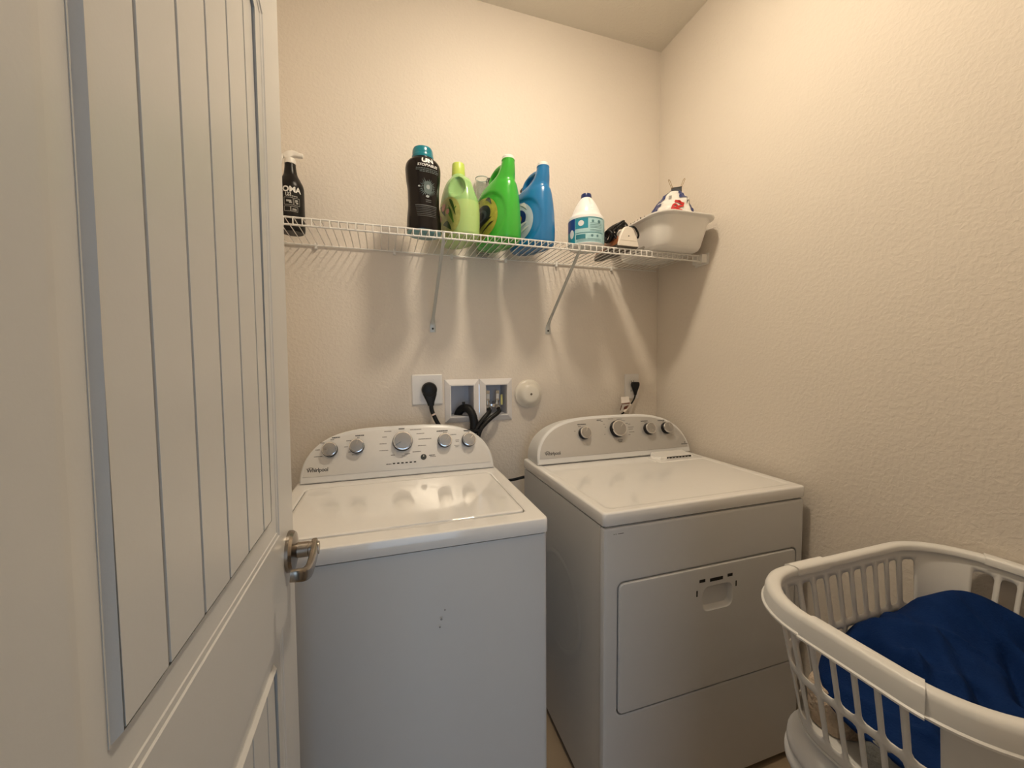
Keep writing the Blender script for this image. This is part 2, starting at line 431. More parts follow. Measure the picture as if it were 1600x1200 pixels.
# ---- dark spray bottle (far left, partly behind the door)
def spray():
    t = thing('spray_bottle', 'black trigger spray bottle with white sprayer head at left end of the shelf', 'spray bottle', (-1.603, -.112, SZ), radians(6))
    mk = mat('black_bottle', (.007, .006, .006), .34, spec=.3)
    B = Body([(0, .034, .034, 0, 0, 2), (.004, .0385, .0385, 0, 0, 2), (.015, .040, .040, 0, 0, 2), (.148, .040, .040, 0, 0, 2), (.160, .038, .038, 0, 0, 2), (.178, .030, .030, 0, 0, 2), (.196, .0215, .0215, 0, 0, 2), (.222, .0175, .0175, 0, 0, 2), (.236, .0165, .0165, 0, 0, 2)])
    obj('bottle', B.bm(), mk, t)
    white = mat('sprayer_white', (.80, .77, .72), .35)
    obj('collar', cap_bm(.0185, .232, .250, ribs=1), white, t)
    bm = NB(); P = spline([(-.016, .004, .252), (-.004, 0, .262), (.012, 0, .268), (.028, -.002, .266)], 5); n = len(P)
    rings = [[p_+Vector((-.3*z_, y_, z_)) for y_, z_ in rr(0, 0, .0105-.002*i/n, .012-.004*i/n, .004, 3)] for i, p_ in enumerate(P)]
    loft(bm, rings); obj('sprayer_head', bm, white, t)
    bm = NB(); cyl(bm, (.026, -.002, .2655), (.040, -.003, .265), .0085, .0075, 16); obj('nozzle', bm, white, t)
    bm = NB(); P = spline([(-.012, 0, .262), (-.024, -.001, .254), (-.030, -.002, .236), (-.036, -.002, .220)], 5)
    tube(bm, P, .0042, 8, flat=1.6); obj('trigger', bm, white, t)
    lt = mat('white_label_ink', (.74, .73, .70), .5); a0 = -pi/2 + radians(4)
    for b_ in (text_bm('ROMA', .0250, B.wrap(a0-.14, .134, .0008, .040), bold=.0009, sub=1),
           text_bm('123', .0135, B.wrap(a0-.24, .1185, .0008, .040), bold=.0002, sub=1)): obj('lettering', b_, lt, t)
    bm = NB()
    def bar(a, z, w, h):
        loft(bm, [[B.P(a0+a+w*(i/4-.5), z+h*(j-.5), .0008) for i in range(5)] for j in (0, 1)], False, False, closed=False)
    for a in (-.35, -.2, -.05, .1, .25, .4): bar(a, .1125, .12, .0028)
    for x0, x1, z0, z1 in ((-.55, .12, .083, .107), (.18, .62, .083, .107), (-.55, -.1, .062, .078), (-.05, .45, .062, .078)):
        xc, zc = (x0+x1)/2, (z0+z1)/2
        bar(xc, z0, x1-x0, .0012); bar(xc, z1, x1-x0, .0012); bar(x0, zc, .025, z1-z0); bar(x1, zc, .025, z1-z0)
    for a, z, w, h in ((-.2, .096, .38, .006), (-.08, .091, .2, .005), (.38, .099, .2, .005), (.42, .091, .16, .006), (.32, .0945, .1, .003), (.2, .070, .3, .003), (.2, .066, .34, .002)): bar(a, z, w, h)
    obj('label_print', bm, mat('grey_label_ink', (.42, .41, .38), .5), t, kind='stuff')
spray()

# ---- black scent booster bottle with teal cap
def booster():
    t = thing('scent_booster_bottle', 'tall black waisted bottle with teal cap and white lettering', 'bottle', (-1.1665, -.212, SZ), radians(9))
    mk = mat('glossy_black_plastic', (.007, .005, .005), .25, spec=.3); teal = mat('teal_plastic', (.004, .19, .26), .22, coat=.3)
    B = Body([(0, .050, .044, 0, 0, 2.3), (.004, .056, .049, 0, 0, 2.3), (.016, .0595, .052, 0, 0, 2.3), (.05, .0585, .051, 0, 0, 2.3), (.11, .0535, .047, 0, 0, 2.3), (.15, .0540, .047, 0, 0, 2.3), (.195, .0590, .050, 0, 0, 2.3), (.225, .0605, .051, 0, 0, 2.3), (.240, .058, .049, 0, 0, 2.3), (.252, .050, .044, 0, 0, 2.2), (.260, .039, .037, 0, 0, 2), (.266, .036, .036, 0, 0, 2)])
    obj('bottle', B.bm(44), mk, t)
    obj('base_band', Body([(-.0004, .050, .044, 0, 0, 2.3), (.0036, .0566, .0496, 0, 0, 2.3), (.010, .0596, .0521, 0, 0, 2.3)]).bm(4), mat('pale_teal_plastic', (.16, .33, .36), .3), t, label='teal translucent bottle base')
    bm = NB(); lathe(bm, [(.0375, .262), (.0378, .268), (.0375, .272), (.0365, .274), (.0365, .276), (.0355, .290), (.032, .298), (.024, .302), (.008, .3035)], 44); obj('cap', bm, teal, t)
    a0 = -pi/2; lt = mat('bright_label_ink', (.80, .79, .77), .5)
    un = text_bm('UN', .021, B.wrap(a0+.05, .240, .0012, .052), bold=.0009, sub=1)
    st = text_bm('STOPABLES', .0118, B.wrap(a0+.05, .2235, .001, .052), bold=.0002, shear=.25, sub=1, spacing=.95)
    obj('lettering', un, lt, t); obj('lettering', st, lt, t)
    bm = NB()
    def bar(x, z, w, h, sl=0):
        loft(bm, [[B.P(a0+(x+w*(i/6-.5))/.052, z+h*(j-.5)+sl*(i/6-.5), .0008) for i in range(7)] for j in (0, 1)], False, False, closed=False)
    for z, w, x in ((.2125, .062, .001), (.207, .066, .002), (.202, .050, .006)):
        k = -w/2
        while k < w/2:
            l = random.uniform(.004, .009); bar(x+k+l/2, z, l, .0018); k += l+.0016
    obj('fine_print', bm, mat('grey_teal_ink', (.16, .20, .20), .5), t, kind='stuff')
    bm = NB()
    rnd = random.Random(3)
    for k in range(26):                                   # burst emblem
        a = 2*pi*k/26; r0 = rnd.uniform(.012, .017); r1 = rnd.uniform(.021, .030)
        w = .0016
        p = [(r0*cos(a)-w*sin(a), r0*sin(a)*1.2+w*cos(a)), (r0*cos(a)+w*sin(a), r0*sin(a)*1.2-w*cos(a)), (r1*cos(a), r1*sin(a)*1.2)]
        bm.faces.new([bm.verts.new(B.P(a0+(x+.003)/.052, .150+y, .0008)) for x, y in p])
    bm2 = B.patch(a0+.003/.052, .151, .012/.052, .021, .0009, 24, 3)
    bm3 = NB()
    obj('emblem', join([bm, bm2]), mat('silver_teal_ink', (.10, .14, .14), .4), t)
    obj('emblem_drop', join([B.patch(a0+.003/.052, .153, .0045/.052, .008, .0014, 20, 2), B.patch(a0+.001/.052, .121, .004/.052, .004, .0014, 16, 2), B.patch(a0-.023/.052, .153, .004/.052, .003, .0014, 16, 2)]), mat('silver_ink', (.36, .40, .40), .4), t, kind='stuff')
    bm = NB()
    def bar2(x, z, w, h): loft(bm, [[B.P(a0+(x+w*(i/6-.5))/.052, z+h*(j-.5), .0008) for i in range(7)] for j in (0, 1)], False, False, closed=False)
    bar2(.004, .109, .015, .0025); bar2(.004, .103, .014, .0025)
    for i, z in enumerate((.090, .084, .078, .072, .066, .060, .054)): bar2(-.003, z, .070-.003*i, .0016 if i else .0032)
    obj('instruction_print', bm, mat('dim_label_ink', (.085, .09, .09), .5), t, kind='stuff')
booster()

def leaf(B, a0, z0, a1, z1, w, off=.0024, n=12):
    b = NB(); up, dn = [], []
    for i in range(n+1):
        f = i/n; k = w*sin(pi*f)**.8+.002; a, z = a0+(a1-a0)*f, z0+(z1-z0)*f+.010*sin(pi*f)
        up.append(B.P(a+k*.35, z+k*.075, off)); dn.append(B.P(a-k*.35, z-k*.075, off))
    loft(b, [up, dn], False, False, closed=False); return b
# ---- pale green detergent bottle
def pale_green():
    t = thing('detergent_bottle', 'pale translucent green detergent bottle with yellow-green cap and side label', 'bottle', (-1.030, -.158, SZ), radians(16))
    m = mat('pale_green_plastic', (.36, .56, .22), .24, coat=.25, sss=.15); nt = m.node_tree; N = nt.nodes; L = nt.links
    tc = N.new('ShaderNodeTexCoord'); sx = N.new('ShaderNodeSeparateXYZ'); cr = N.new('ShaderNodeMapRange')   # liquid level seen through the wall
    cr.inputs['From Min'].default_value = .128; cr.inputs['From Max'].default_value = .133
    mx = N.new('ShaderNodeMix'); mx.data_type = 'RGBA'; mx.inputs['A'].default_value = (.42, .60, .22, 1); mx.inputs['B'].default_value = (.30, .52, .20, 1)
    L.new(tc.outputs['Object'], sx.inputs[0]); L.new(sx.outputs['Z'], cr.inputs['Value']); L.new(cr.outputs['Result'], mx.inputs['Factor']); L.new(mx.outputs['Result'], N['Principled BSDF'].inputs['Base Color'])
    B = Body([(0, .048, .082, 0, 0, 2.3), (.004, .055, .094, 0, 0, 2.3), (.02, .0600, .102, 0, 0, 2.3), (.09, .0625, .104, 0, 0, 2.3), (.13, .0615, .101, 0, 0, 2.2), (.17, .058, .092, 0, 0, 2.1), (.205, .050, .076, 0, 0, 2), (.226, .040, .057, 0, 0, 2), (.240, .0285, .034, 0, 0, 2), (.252, .0225, .0225, 0, 0, 2)])
    def dent(a, z):                                        # grip recess on both broad sides
        d = 0
        for c in (pi, 0):
            da = (a-c+pi) % (2*pi)-pi
            q = ((da-(.80 if c == pi else -.80))/.52)**2+((z-.186)/.044)**2
            if q < 1: d += .024*(1-q)**.5*min(1, 4*(1-q))
        q2 = abs(((a+pi/2+pi) % (2*pi))-pi)                # mould seam on the narrow edge
        if q2 < .07 and .07 < z < .2: d += .0012
        return d
    B.f = dent
    obj('bottle', B.bm(60, 96), m, t, ang=50)
    obj('cap', cap_bm(.0255, .246, .293, ribs=1, taper=.9), mat('lime_cap', (.56, .70, .13), .35, sss=.1), t)
    lab = mat('botanical_label', (.40, .43, .12), .35, var=.5, scale=45); lg_, dg_, pk_ = mat('label_leaf_green', (.10, .26, .03), .3), mat('label_leaf_dark', (.035, .085, .015), .3), mat('label_flower_pink', (.60, .28, .20), .35)
    obj('label', B.patch(pi+.16, .082, .80, .068, .0008, 48, 8, 2.2), lab, t, label='oval label with leaves and flowers')
    L_ = pi+.16
    for m_, q in ((lg_, (L_+.45, .050, L_+.05, .110, .14)), (dg_, (L_+.55, .075, L_+.20, .140, .10)), (dg_, (L_+.30, .028, L_-.20, .060, .12)), (lg_, (L_+.60, .105, L_+.35, .070, .08)), (dg_, (L_-.05, .085, L_-.45, .130, .10)), (lg_, (L_-.30, .060, L_-.60, .100, .10)), (dg_, (L_+.15, .120, L_+.40, .045, .05))): obj('label_leaf', leaf(B, *q, off=.0018), m_, t)
    for a_, z_, r_ in ((L_-.15, .120, .13), (L_+.10, .098, .10), (L_-.40, .085, .12)): obj('label_flower', B.patch(a_, z_, r_, r_*.10, .0022, 16, 2), pk_, t)
pale_green()

# ---- big jugs with open handle
def jug(name, label, loc, rz, mc, lab, loc_k=1.):
    t = thing(name, label, 'jug', loc, rz)
    B = Body([(0, .050, .092, 0, .0, 2.6), (.004, .058, .101, 0, 0, 2.6), (.018, .0625, .107, 0, 0, 2.6), (.075, .0640, .110, 0, 0, 2.5), (.12, .0630, .109, 0, 0, 2.4), (.155, .0600, .107, 0, 0, 2.3), (.18, .057, .104, 0, 0, 2.3), (.20, .053, .099, 0, -.003, 2.2), (.215, .049, .089, 0, -.010, 2.1), (.228, .0425, .064, 0, -.029, 2), (.240, .0365, .046, 0, -.046, 2), (.255, .0315, .0345, 0, -.059, 2), (.278, .0265, .0280, 0, -.067, 2), (.296, .0238, .0245, 0, -.070, 2), (.302, .0238, .0240, 0, -.070, 2)])
    def dent(a, z):                                      # label panels set into both broad sides
        d = 0
        for c in (pi, 0):
            da = (a-c+pi) % (2*pi)-pi
            q = (da/1.12)**2+((z-.100)/.090)**2
            if q < 1: d += .0045*min(1, 4*(1-q))
        return d
    B.f = dent
    bm = B.bm(60, 96)
    P = spline([(0, -.052, .281), (0, -.026, .286), (0, .002, .283), (0, .027, .268), (0, .038, .243), (0, .040, .210), (0, .038, .17)], 6); n = len(P)
    tube(bm, P, [.0125+.006*abs(i/(n-1)-.4)**1.5*3 for i in range(n)], 16, flat=.85)
    obj('jug_body', bm, mc, t, ang=50)
    bm = NB(); lathe(bm, [(.0246, 0), (.0250, .0015), (.0240, .004)], 32, Matrix.Translation((0, -.070, .298))); obj('neck_ring', bm, mc, t)
    bm = NB(); lathe(bm, [(.0225, 0), (.0225, .009), (.0200, .012), (.004, .0125)], 32, Matrix.Translation((0, -.070, .302))); obj('cap', bm, MPLAST, t, label='flat white cap')
    obj('label', B.patch(pi-.30, .100, .92, .078, .0010, 48, 8, 2.), lab[0], t, label='oval printed side label')
    L_ = pi-.30
    obj('label_drop', B.patch(L_+.12, .112, .44, .037, .0014, 32, 4), lab[1], t)
    obj('label_drop_ring', B.patch(L_+.10, .110, .27, .023, .0018, 32, 4), lab[2], t)
    obj('label_drop_core', B.patch(L_+.10, .109, .18, .016, .0021, 24, 3), lab[1], t)
    for q in ((L_+.62, .092, L_-.25, .040, .10), (L_+.72, .074, L_+.05, .030, .07), (L_+.30, .165, L_+.62, .138, .08), (L_-.55, .150, L_-.10, .168, .07)): obj('label_leaf', leaf(B, *q), lab[3], t)
    return t, B
GL = [mat('citrus_label', (.42, .40, .06), .35, var=.5, scale=60), mat('label_navy', (.012, .014, .03), .3), mat('label_slate', (.07, .085, .12), .3), mat('label_black', (.008, .008, .008), .3)]
jug('detergent_jug', 'bright green detergent jug with oval yellow and black label', (-.879, -.161, SZ), radians(20), mat('bright_green_plastic', (.045, .40, .035), .26, coat=.25), GL)
jug('detergent_jug.001', 'blue detergent jug with open handle beside the green jug', (-.735, -.152, SZ), radians(20), mat('blue_plastic', (.012, .17, .42), .26, coat=.25), [mat('pale_blue_label_paper', (.45, .52, .62), .35, var=.2), mat('label_deep_blue', (.01, .03, .16), .3), mat('label_orange', (.55, .26, .04), .3), mat('label_white', (.72, .72, .72), .3)])

# ---- clear cylinder behind the green jug, wall hooks
clear = mat('clear_plastic', (.92, .96, .94), .05, trans=.96, ior=1.2)
t = thing('clear_cylinder_vase', 'clear plastic cylinder vase standing behind the bright green jug', 'vase', (-.907, -.0285, SZ))
bm = NB(); lathe(bm, [(.023, 0), (.026, .003), (.0265, .30), (.0275, .312), (.0260, .3125), (.0248, .30), (.024, .006), (.004, .006)], 36); obj('vase_body', bm, clear, t)
bm = NB(); lathe(bm, [(.0262, .3105), (.0282, .3115), (.0282, .3135), (.0262, .3145), (.0256, .3125), (.0262, .3105)], 36, None, False, False); obj('vase_rim', bm, mat('greenish_clear_rim', (.36, .44, .40), .15), t)
for (x, z, lb) in ((-.873, 2.086, 'small round black wall hook seen through the clear vase'), (-.719, 2.065, 'small round black wall hook between green and blue jugs')):
    t = thing('wall_hook', lb, 'hook', (x, 0, z))
    bm = NB(); lathe(bm, [(.010, 0), (.0095, .002), (.004, .003), (.004, .010)], 18, axis((0, -.0003, 0), (0, -1, 0))); obj('hook_base', bm, MBLACK, t)
    bm = NB(); bmesh.ops.create_uvsphere(bm, u_segments=16, v_segments=10, radius=.0105, matrix=Matrix.Translation((0, -.016, 0))); obj('hook_knob', bm, MBLACK, t)

# ---- bleach jug
def bleach():
    t = thing('bleach_jug', 'white bleach jug with navy cap and teal and pale blue label', 'jug', (-.5255, -.222, SZ), radians(14))
    mw = mat('translucent_white_plastic', (.80, .80, .80), .33, sss=.1)
    B = Body([(0, .060, .060, 0, 0, 2), (.004, .068, .068, 0, 0, 2), (.010, .0715, .0715, 0, 0, 2), (.108, .0715, .0715, 0, 0, 2), (.118, .0700, .0700, 0, 0, 2), (.128, .0620, .0620, 0, 0, 2), (.134, .0580, .0580, 0, 0, 2), (.150, .0520, .0520, 0, 0, 2), (.175, .0395, .0395, 0, 0, 2), (.196, .0255, .0255, 0, 0, 2), (.203, .0190, .0190, 0, 0, 2)])
    def dent(a, z):
        da = (a+pi/2+.05+pi) % (2*pi)-pi; d = 0
        for c, w in ((-.30, .10), (1.05, .42)):
            q = ((da-c)/w)**2+((z-.170)/.028)**2
            if q < 1: d += .011*(1-q)**.5
        return d
    B.f = dent
    obj('jug_body', B.bm(60, 96), mw, t, ang=60)
    obj('cap', cap_bm(.0215, .201, .218, ribs=1), mat('navy_cap', (.012, .025, .12), .3), t)
    a0 = -pi/2-.66
    pal = mat('pale_blue_label', (.42, .66, .70), .4); teal = mat('teal_label', (.02, .27, .38), .4); navy = mat('navy_label', (.012, .06, .26), .4); dk = mat('dark_teal_ink', (.03, .20, .26), .5)
    obj('label', B.rect(a0-1.9, a0+1.5, .012, .108, .0004, 30), pal, t, label='pale blue wraparound label')
    obj('label_navy_band', B.rect(a0-1.9, a0-.72, .060, .107, .0008), navy, t)
    obj('label_teal_band', B.rect(a0-1.9, a0-.72, .013, .060, .0008), teal, t)
    obj('label_teal_panel', B.rect(a0-.70, a0+.02, .065, .103, .0008), teal, t)
    wb = mat('white_badge', (.75, .78, .80), .4); obj('label_badge', B.patch(a0-.36, .085, .16, .011, .0013, 16, 2), wb, t); obj('label_badge', B.patch(a0-.95, .050, .16, .017, .0013, 16, 2), wb, t)
    obj('label_lines', join([B.rect(a0-.70, a0+.98, .104, .1065, .0010, 20, 1), B.rect(a0-.70, a0+.98, .0475, .0495, .0010, 20, 1), B.rect(a0-.66, a0-.12, .0255, .0425, .0009, 8, 2)]), dk, t, kind='stuff')
    bs = []
    for a, z in ((.28, .091), (.24, .036), (.56, .036)): bs.append(B.patch(a0+a, z, .065, .0048, .001, 12, 2, 3))
    for z in (.083, .077, .071, .066, .058, .053): bs.append(B.rect(a0+.12, a0+.85, z, z+.0012, .0009, 8, 1))
    for z in (.024, .020, .0165): bs.append(B.rect(a0-.6, a0+.85, z, z+.0010, .0009, 12, 1))
    bs.append(B.patch(a0+.66, .091, .10, .006, .001, 12, 2))
    obj('label_pictograms', join(bs), mat('grey_teal_print', (.10, .22, .25), .5), t, kind='stuff')
bleach()

# ---- iron, lying on its soleplate with the heel to the room
def iron():
    t = thing('clothes_iron', 'clothes iron with white heel and copper body lying on the shelf', 'iron', (-.388, -.19, SZ), radians(1))
    mw = mat('iron_heel_white', (.80, .74, .66), .35); cop = mat('copper_plastic', (.24, .085, .035), .3); sol = mat('soleplate_metal', (.12, .11, .10), .4, metal=.6)
    def outl(s, n=14):
        P = []
        for i in range(n+1):
            u_ = i/n; y = -.115+.245*u_; w = .049*(1-u_**2.4)**.6 if u_ < 1 else 0
            P.append((s*w, y*s))
        return [(x, y) for x, y in P]+[(-x, y) for x, y in reversed(P[:-1])]
    bm = NB(); loft(bm, [[(x, y, z) for x, y in outl(s)] for s, z in ((.97, 0), (1, .003), (1, .009))]); obj('soleplate', bm, sol, t)
    bm = NB(); loft(bm, [[(x, y-.004*k, z) for x, y in outl(s)] for k, (s, z) in enumerate(((.99, .009), (.97, .020), (.88, .034), (.72, .046), (.55, .054)))]); obj('iron_body', bm, cop, t)
    # heel: rounded trapezium plate with slight thickness
    hp = [(-.048, .004), (.048, .004), (.047, .016), (.036, .045), (.024, .068), (.015, .077), (0, .080), (-.015, .077), (-.024, .068), (-.036, .045), (-.047, .016)]
    bm = NB(); loft(bm, [[(x*.97, -.105, z) for x, z in hp], [(x, -.112, z) for x, z in hp], [(x, -.118, z) for x, z in hp], [(x*.94, -.121, .004+(z-.004)*.96) for x, z in hp]]); obj('heel', bm, mw, t, bev=.0012)
    bm = NB(); lathe(bm, [(.0025, 0), (.0022, .001)], 12, axis((0, -.121, .042), (0, -1, 0))); obj('screw', bm, MDARK, t)
    bm = NB(); bx(bm, -.036, .036, -.1218, -.1205, .0245, .0262); obj('heel_rib', bm, mw, t)
    bm = NB(); P = spline([(0, -.10, .072), (0, -.085, .094), (0, -.03, .104), (0, .03, .098), (0, .060, .075), (0, .066, .046)], 6); tube(bm, P, .0125, 14, flat=1.15); obj('handle', bm, MBLACK, t)
    bm = NB(); P = spline([(.004, -.108, .082), (.022, -.122, .079), (.036, -.125, .062), (.043, -.124, .048), (.046, -.115, .040)], 6); tube(bm, P, .0040, 8)
    rnd = random.Random(5)
    P = [(.0, -.105, .08), (-.03, -.10, .085)]
    for k in range(26):
        a = k*.95
        P.append((-.046+.016*cos(a)*(.7+.3*rnd.random()), -.070+.030*sin(a*.83), .050+.022*sin(a*1.31)+.004*rnd.random()))
    P += [(-.045, -.09, .080), (-.025, -.10, .098), (-.012, -.105, .104), (-.018, -.108, .094), (-.036, -.10, .076)]
    tube(bm, spline(P, 6), .0036, 8); obj('power_cord', bm, MBLACK, t, label='black cord wrapped into a bundle')
iron()

# ---- white dish basin with bag
def basin():
    t = thing('dish_basin', 'white plastic dish basin overhanging the right end of the shelf', 'basin', (-.167, -.213, SZ))
    def ring(hx, hy, r, z, bow=0.):
        P = rr(0, 0, hx, hy, r, 8); return [(x, y - bow*(1-(x/hx)**2)*(1 if y < -hy*.5 else 0), z) for x, y in P]
    bm = NB()
    outer = [(.100, .135, .045, 0, .004), (.108, .143, .05, .004, .006), (.113, .148, .052, .014, .008), (.120, .157, .055, .05, .012), (.132, .170, .058, .105, .018), (.134, .172, .058, .113, .019), (.1475, .186, .062, .118, .020), (.148, .187, .062, .122, .020), (.146, .185, .062, .124, .020), (.133, .171, .057, .120, .018), (.129, .167, .056, .113, .017), (.118, .155, .053, .05, .012), (.109, .145, .05, .012, .008), (.103, .138, .046, .006, .005)]
    loft(bm, [ring(*q[:4], bow=q[4]) for q in outer]); obj('tub', bm, MPLAST, t, ang=50)
basin()
def bag():
    t = thing('plastic_bag', 'crumpled white and navy plastic bag with red letters clipped shut in the basin', 'bag', (-.150, -.255, SZ+.008))
    mw = mat('bag_white', (.78, .76, .73), .35, bump=.002, bscale=45); mb = mat('bag_navy', (.03, .045, .17), .35)
    nz, na = 34, 64
    def P(a, v, off=0.):
        z = .272*v; s = (1-v**1.7)**.62 if v < 1 else 0
        cx = .050*v**1.6; cy = .02*v
        wx = (.096*s+.012); wy = (.10*s+.010)
        c, d = cos(a), sin(a)
        p = Vector((cx+wx*math.copysign(abs(c)**.85, c), cy+wy*math.copysign(abs(d)**.85, d), z))
        q = (abs(noise.noise(p*26))-.25)*.017+noise.noise(p*60)*.004
        n_ = Vector((c, d, .4)).normalized()
        return p+n_*(q*(.3+.7*min(1, 3*v))+off)
    bm = NB(); loft(bm, [[P(2*pi*k/na, j/nz) for k in range(na)] for j in range(nz+1)]); obj('bag_body', bm, mw, t, ang=60)
    def strip(a0, a1, v0, v1, off=.0022, n=14, m=14, sl=0.):
        b = NB(); loft(b, [[P(a0+(a1-a0)*i/n+sl*j/m, v0+(v1-v0)*j/m, off) for i in range(n+1)] for j in range(m+1)], False, False, closed=False); return b
    for b_ in ([strip(-pi*1.20, -pi*.97, .30, .985), strip(-pi*.36, -pi*.24, .52, .80), strip(-pi*.58, -pi*.44, .80, .985), strip(-pi*.97, -pi*.58, .955, .99)]): obj('navy_print', b_, mb, t, label='navy printed band')
    def fn(x, y):
        a_ = radians(72); xx, yy = x*cos(a_)-y*sin(a_), x*sin(a_)+y*cos(a_)
        return P(-pi*.605+xx/.085, .640+yy/.272, .004)
    obj('lettering', text_bm('RI', .064, fn, bold=.0022, sub=3), mat('red_ink', (.50, .02, .02), .45), t)
    bm = NB(); rnd = random.Random(2)
    for k in range(9):
        a = -pi*.46+.012*k; v = .70+.006*k
        loft(bm, [[P(a+.02*i, v+.09*j-.02*i, .003) for i in (0, .5)] for j in (0, 1)], False, False, closed=False)
    for k in range(5): loft(bm, [[P(-pi*.82+.05*i, .78+.012*k+.008*j, .003) for i in range(5)] for j in (0, 1)], False, False, closed=False)
    obj('small_print', bm, MPRINT2, t, kind='stuff')
    c = thing('binder_clip', 'black binder clip with bronze arms holding the white and navy bag shut', 'clip', (-.150+.052, -.255+.018, SZ+.008+.262), radians(-40))
    bm = NB(); loft(bm, [[(x, y, z) for y, z in ((-.009, 0), (-.0095, .003), (-.002, .026), (.002, .026), (.0095, .003), (.009, 0))] for x in (-.021, .021)]); obj('clip_body', bm, MBLACK, c, bev=.001)
    for s in (-1, 1):
        bm = NB(); tube(bm, spline([(s*.015, s*.004, .022), (s*.021, s*.006, .040), (s*.0275, s*.007, .056), (s*.0315, s*.007, .060), (s*.0325, s*.007, .054), (s*.026, s*.006, .038), (s*.020, s*.004, .022)], 5), .0011, 6); obj('clip_arm', bm, mat('bronze_wire', (.42, .30, .16), .3, metal=1), c)
bag()
t = thing('scrub_brush', 'dark bristled scrub brush lying inside the left of the basin', 'brush', (-.258, -.22, SZ+.008))
bm = NB(); loft(bm, [[(x, y, z) for x, y in rr(0, 0, hx, hy, .02, 4)] for hx, hy, z in ((.020, .06, .001), (.024, .066, .010), (.024, .066, .060), (.020, .06, .075))]); obj('brush_block', bm, mat('brush_block_plastic', (.35, .33, .30), .5), t)
bm = NB(); rnd = random.Random(9)
for k in range(60):
    x, y = rnd.uniform(-.019, .019), rnd.uniform(-.06, .06); cyl(bm, (x, y, .074), (x-.016+rnd.uniform(-.006, .004), y+rnd.uniform(-.004, .004),   .126+rnd.uniform(0, .010)), .0013, .0008, 4)
obj('bristles', bm, MBLACK, t, kind='stuff')

# ================================================================== WALL FITTINGS
def outlet_box():
    t = thing('washer_outlet_box', 'white recessed twin washer hose box in the back wall', 'outlet box', (-.923, 0, 1.156))
    mp = mat('box_plastic', (.76, .74, .74), .35); mi = mat('box_inner_plastic', (.60, .60, .64), .4)
    for x0, x1, i0, i1 in ((-.150, -.0006, -.125, -.027), (.0006, .149, .027, .123)):
        def rect(a, b, c, d, y): return [(a, y, c), (b, y, c), (b, y, d), (a, y, d)]
        bm = NB(); loft(bm, [rect(x0, x1, -.092, .092, -.0004), rect(x0+.001, x1-.001, -.091, .091, -.004), rect(i0-.004, i1+.004, -.070, .069, -.015), rect(i0, i1, -.066, .0645, -.0145), rect(i0, i1, -.066, .0645, .004)], False, False)
        obj('box_frame', bm, mp, t, bev=.0008)
        bm = NB(); loft(bm, [rect(i0, i1, -.066, .0645, .002), rect(i0+.002, i1-.002, -.064, .0625, .085)], False, True); obj('box_recess', bm, mi, t, ang=20)
    brass = mat('valve_metal', (.55, .52, .46), .25, metal=.9)
    tags = [mat('valve_tag_white', (.75, .74, .72), .4), mat('valve_tag_yellow', (.60, .58, .22), .4)]
    for i, x in enumerate((.044, .088)):
        v = bpy.data.objects.new('valve', None); COL.objects.link(v); v.parent = t; v.location = (x, .030, -.022)
        bm = NB(); cyl(bm, (0, .050, 0), (0, -.006, 0), .009, n=16); cyl(bm, (0, 0, -.010), (0, 0, .018), .0085, n=16); obj('valve_body', bm, brass, v)
        bm = NB(); bx(bm, -.0075, .0075, -.012, -.004, .016, .060); obj('valve_lever', bm, brass, v, bev=.002)
        bm = NB(); bx(bm, -.0062, .0062, -.0135, -.0121, .024, .046); obj('valve_tag', bm, tags[0], v, bev=.0004)
        bm = NB(); tube(bm, [(0, -.018, -.012), (0, -.026, -.020)], .0125, 12); obj('hose_nut', bm, MCHROME, v)
    bm = NB(); bx(bm, .101, .110, .012, .0135, -.026, .020); obj('valve_flag', bm, tags[1], t, bev=.0004)
    bm = NB(); bx(bm, .052, .080, .020, .030, -.034, -.022); cyl(bm, (.066, .02, -.028), (.066, .008, -.028), .006, n=12); obj('valve_bridge', bm, MCHROME, t, bev=.001)
outlet_box()
# drain hose hooked over the left sill
bm = NB()
P = spline([(-1.012, .050, 1.080), (-1.004, .034, 1.106), (-.992, .010, 1.122), (-.976, -.014, 1.122), (-.962, -.030, 1.100), (-.955, -.034, 1.060), (-.962, -.032, 1.00), (-.99, -.028, .90), (-1.0, -.028, .80)], 10)
rs = [.0168+.0010*(k % 2) for k in range(len(P))]
tube(bm, P, rs, 14); h = obj('hose', bm, MBLACK); dh = thing('drain_hose', 'thick black drain hose hooked into the left hose box opening', 'hose'); h.parent = dh
bm = NB(); bx(bm, -.997, -.986, -.004, .008, 1.130, 1.150); obj('hose_clip', bm, MBLACK, dh, bev=.002)
bm = NB(); bx(bm, -.995, -.93, -.066, -.040, 1.030, 1.038); obj('hose_tie', bm, MBLACK, dh, bev=.003)
for nm, lb, P in (('fill_hose', 'black fill hose from the left valve of the hose box', [(-.879, .004, 1.114), (-.882, -.016, 1.106), (-.898, -.032, 1.094), (-.920, -.042, 1.074), (-.942, -.048, 1.048), (-.962, -.052, 1.015), (-.975, -.054, .95), (-.98, -.054, .85)]),
                  ('fill_hose.001', 'black fill hose from the right valve of the hose box', [(-.835, .004, 1.114), (-.839, -.018, 1.106), (-.856, -.034, 1.096), (-.884, -.044, 1.080), (-.912, -.052, 1.058), (-.936, -.057, 1.028), (-.952, -.060, .96), (-.955, -.060, .85)])):
    bm = NB(); tube(bm, spline(P, 8), .0095, 12); tag(obj(nm, bm, MBLACK), lb, 'hose', 'black washer fill hoses')

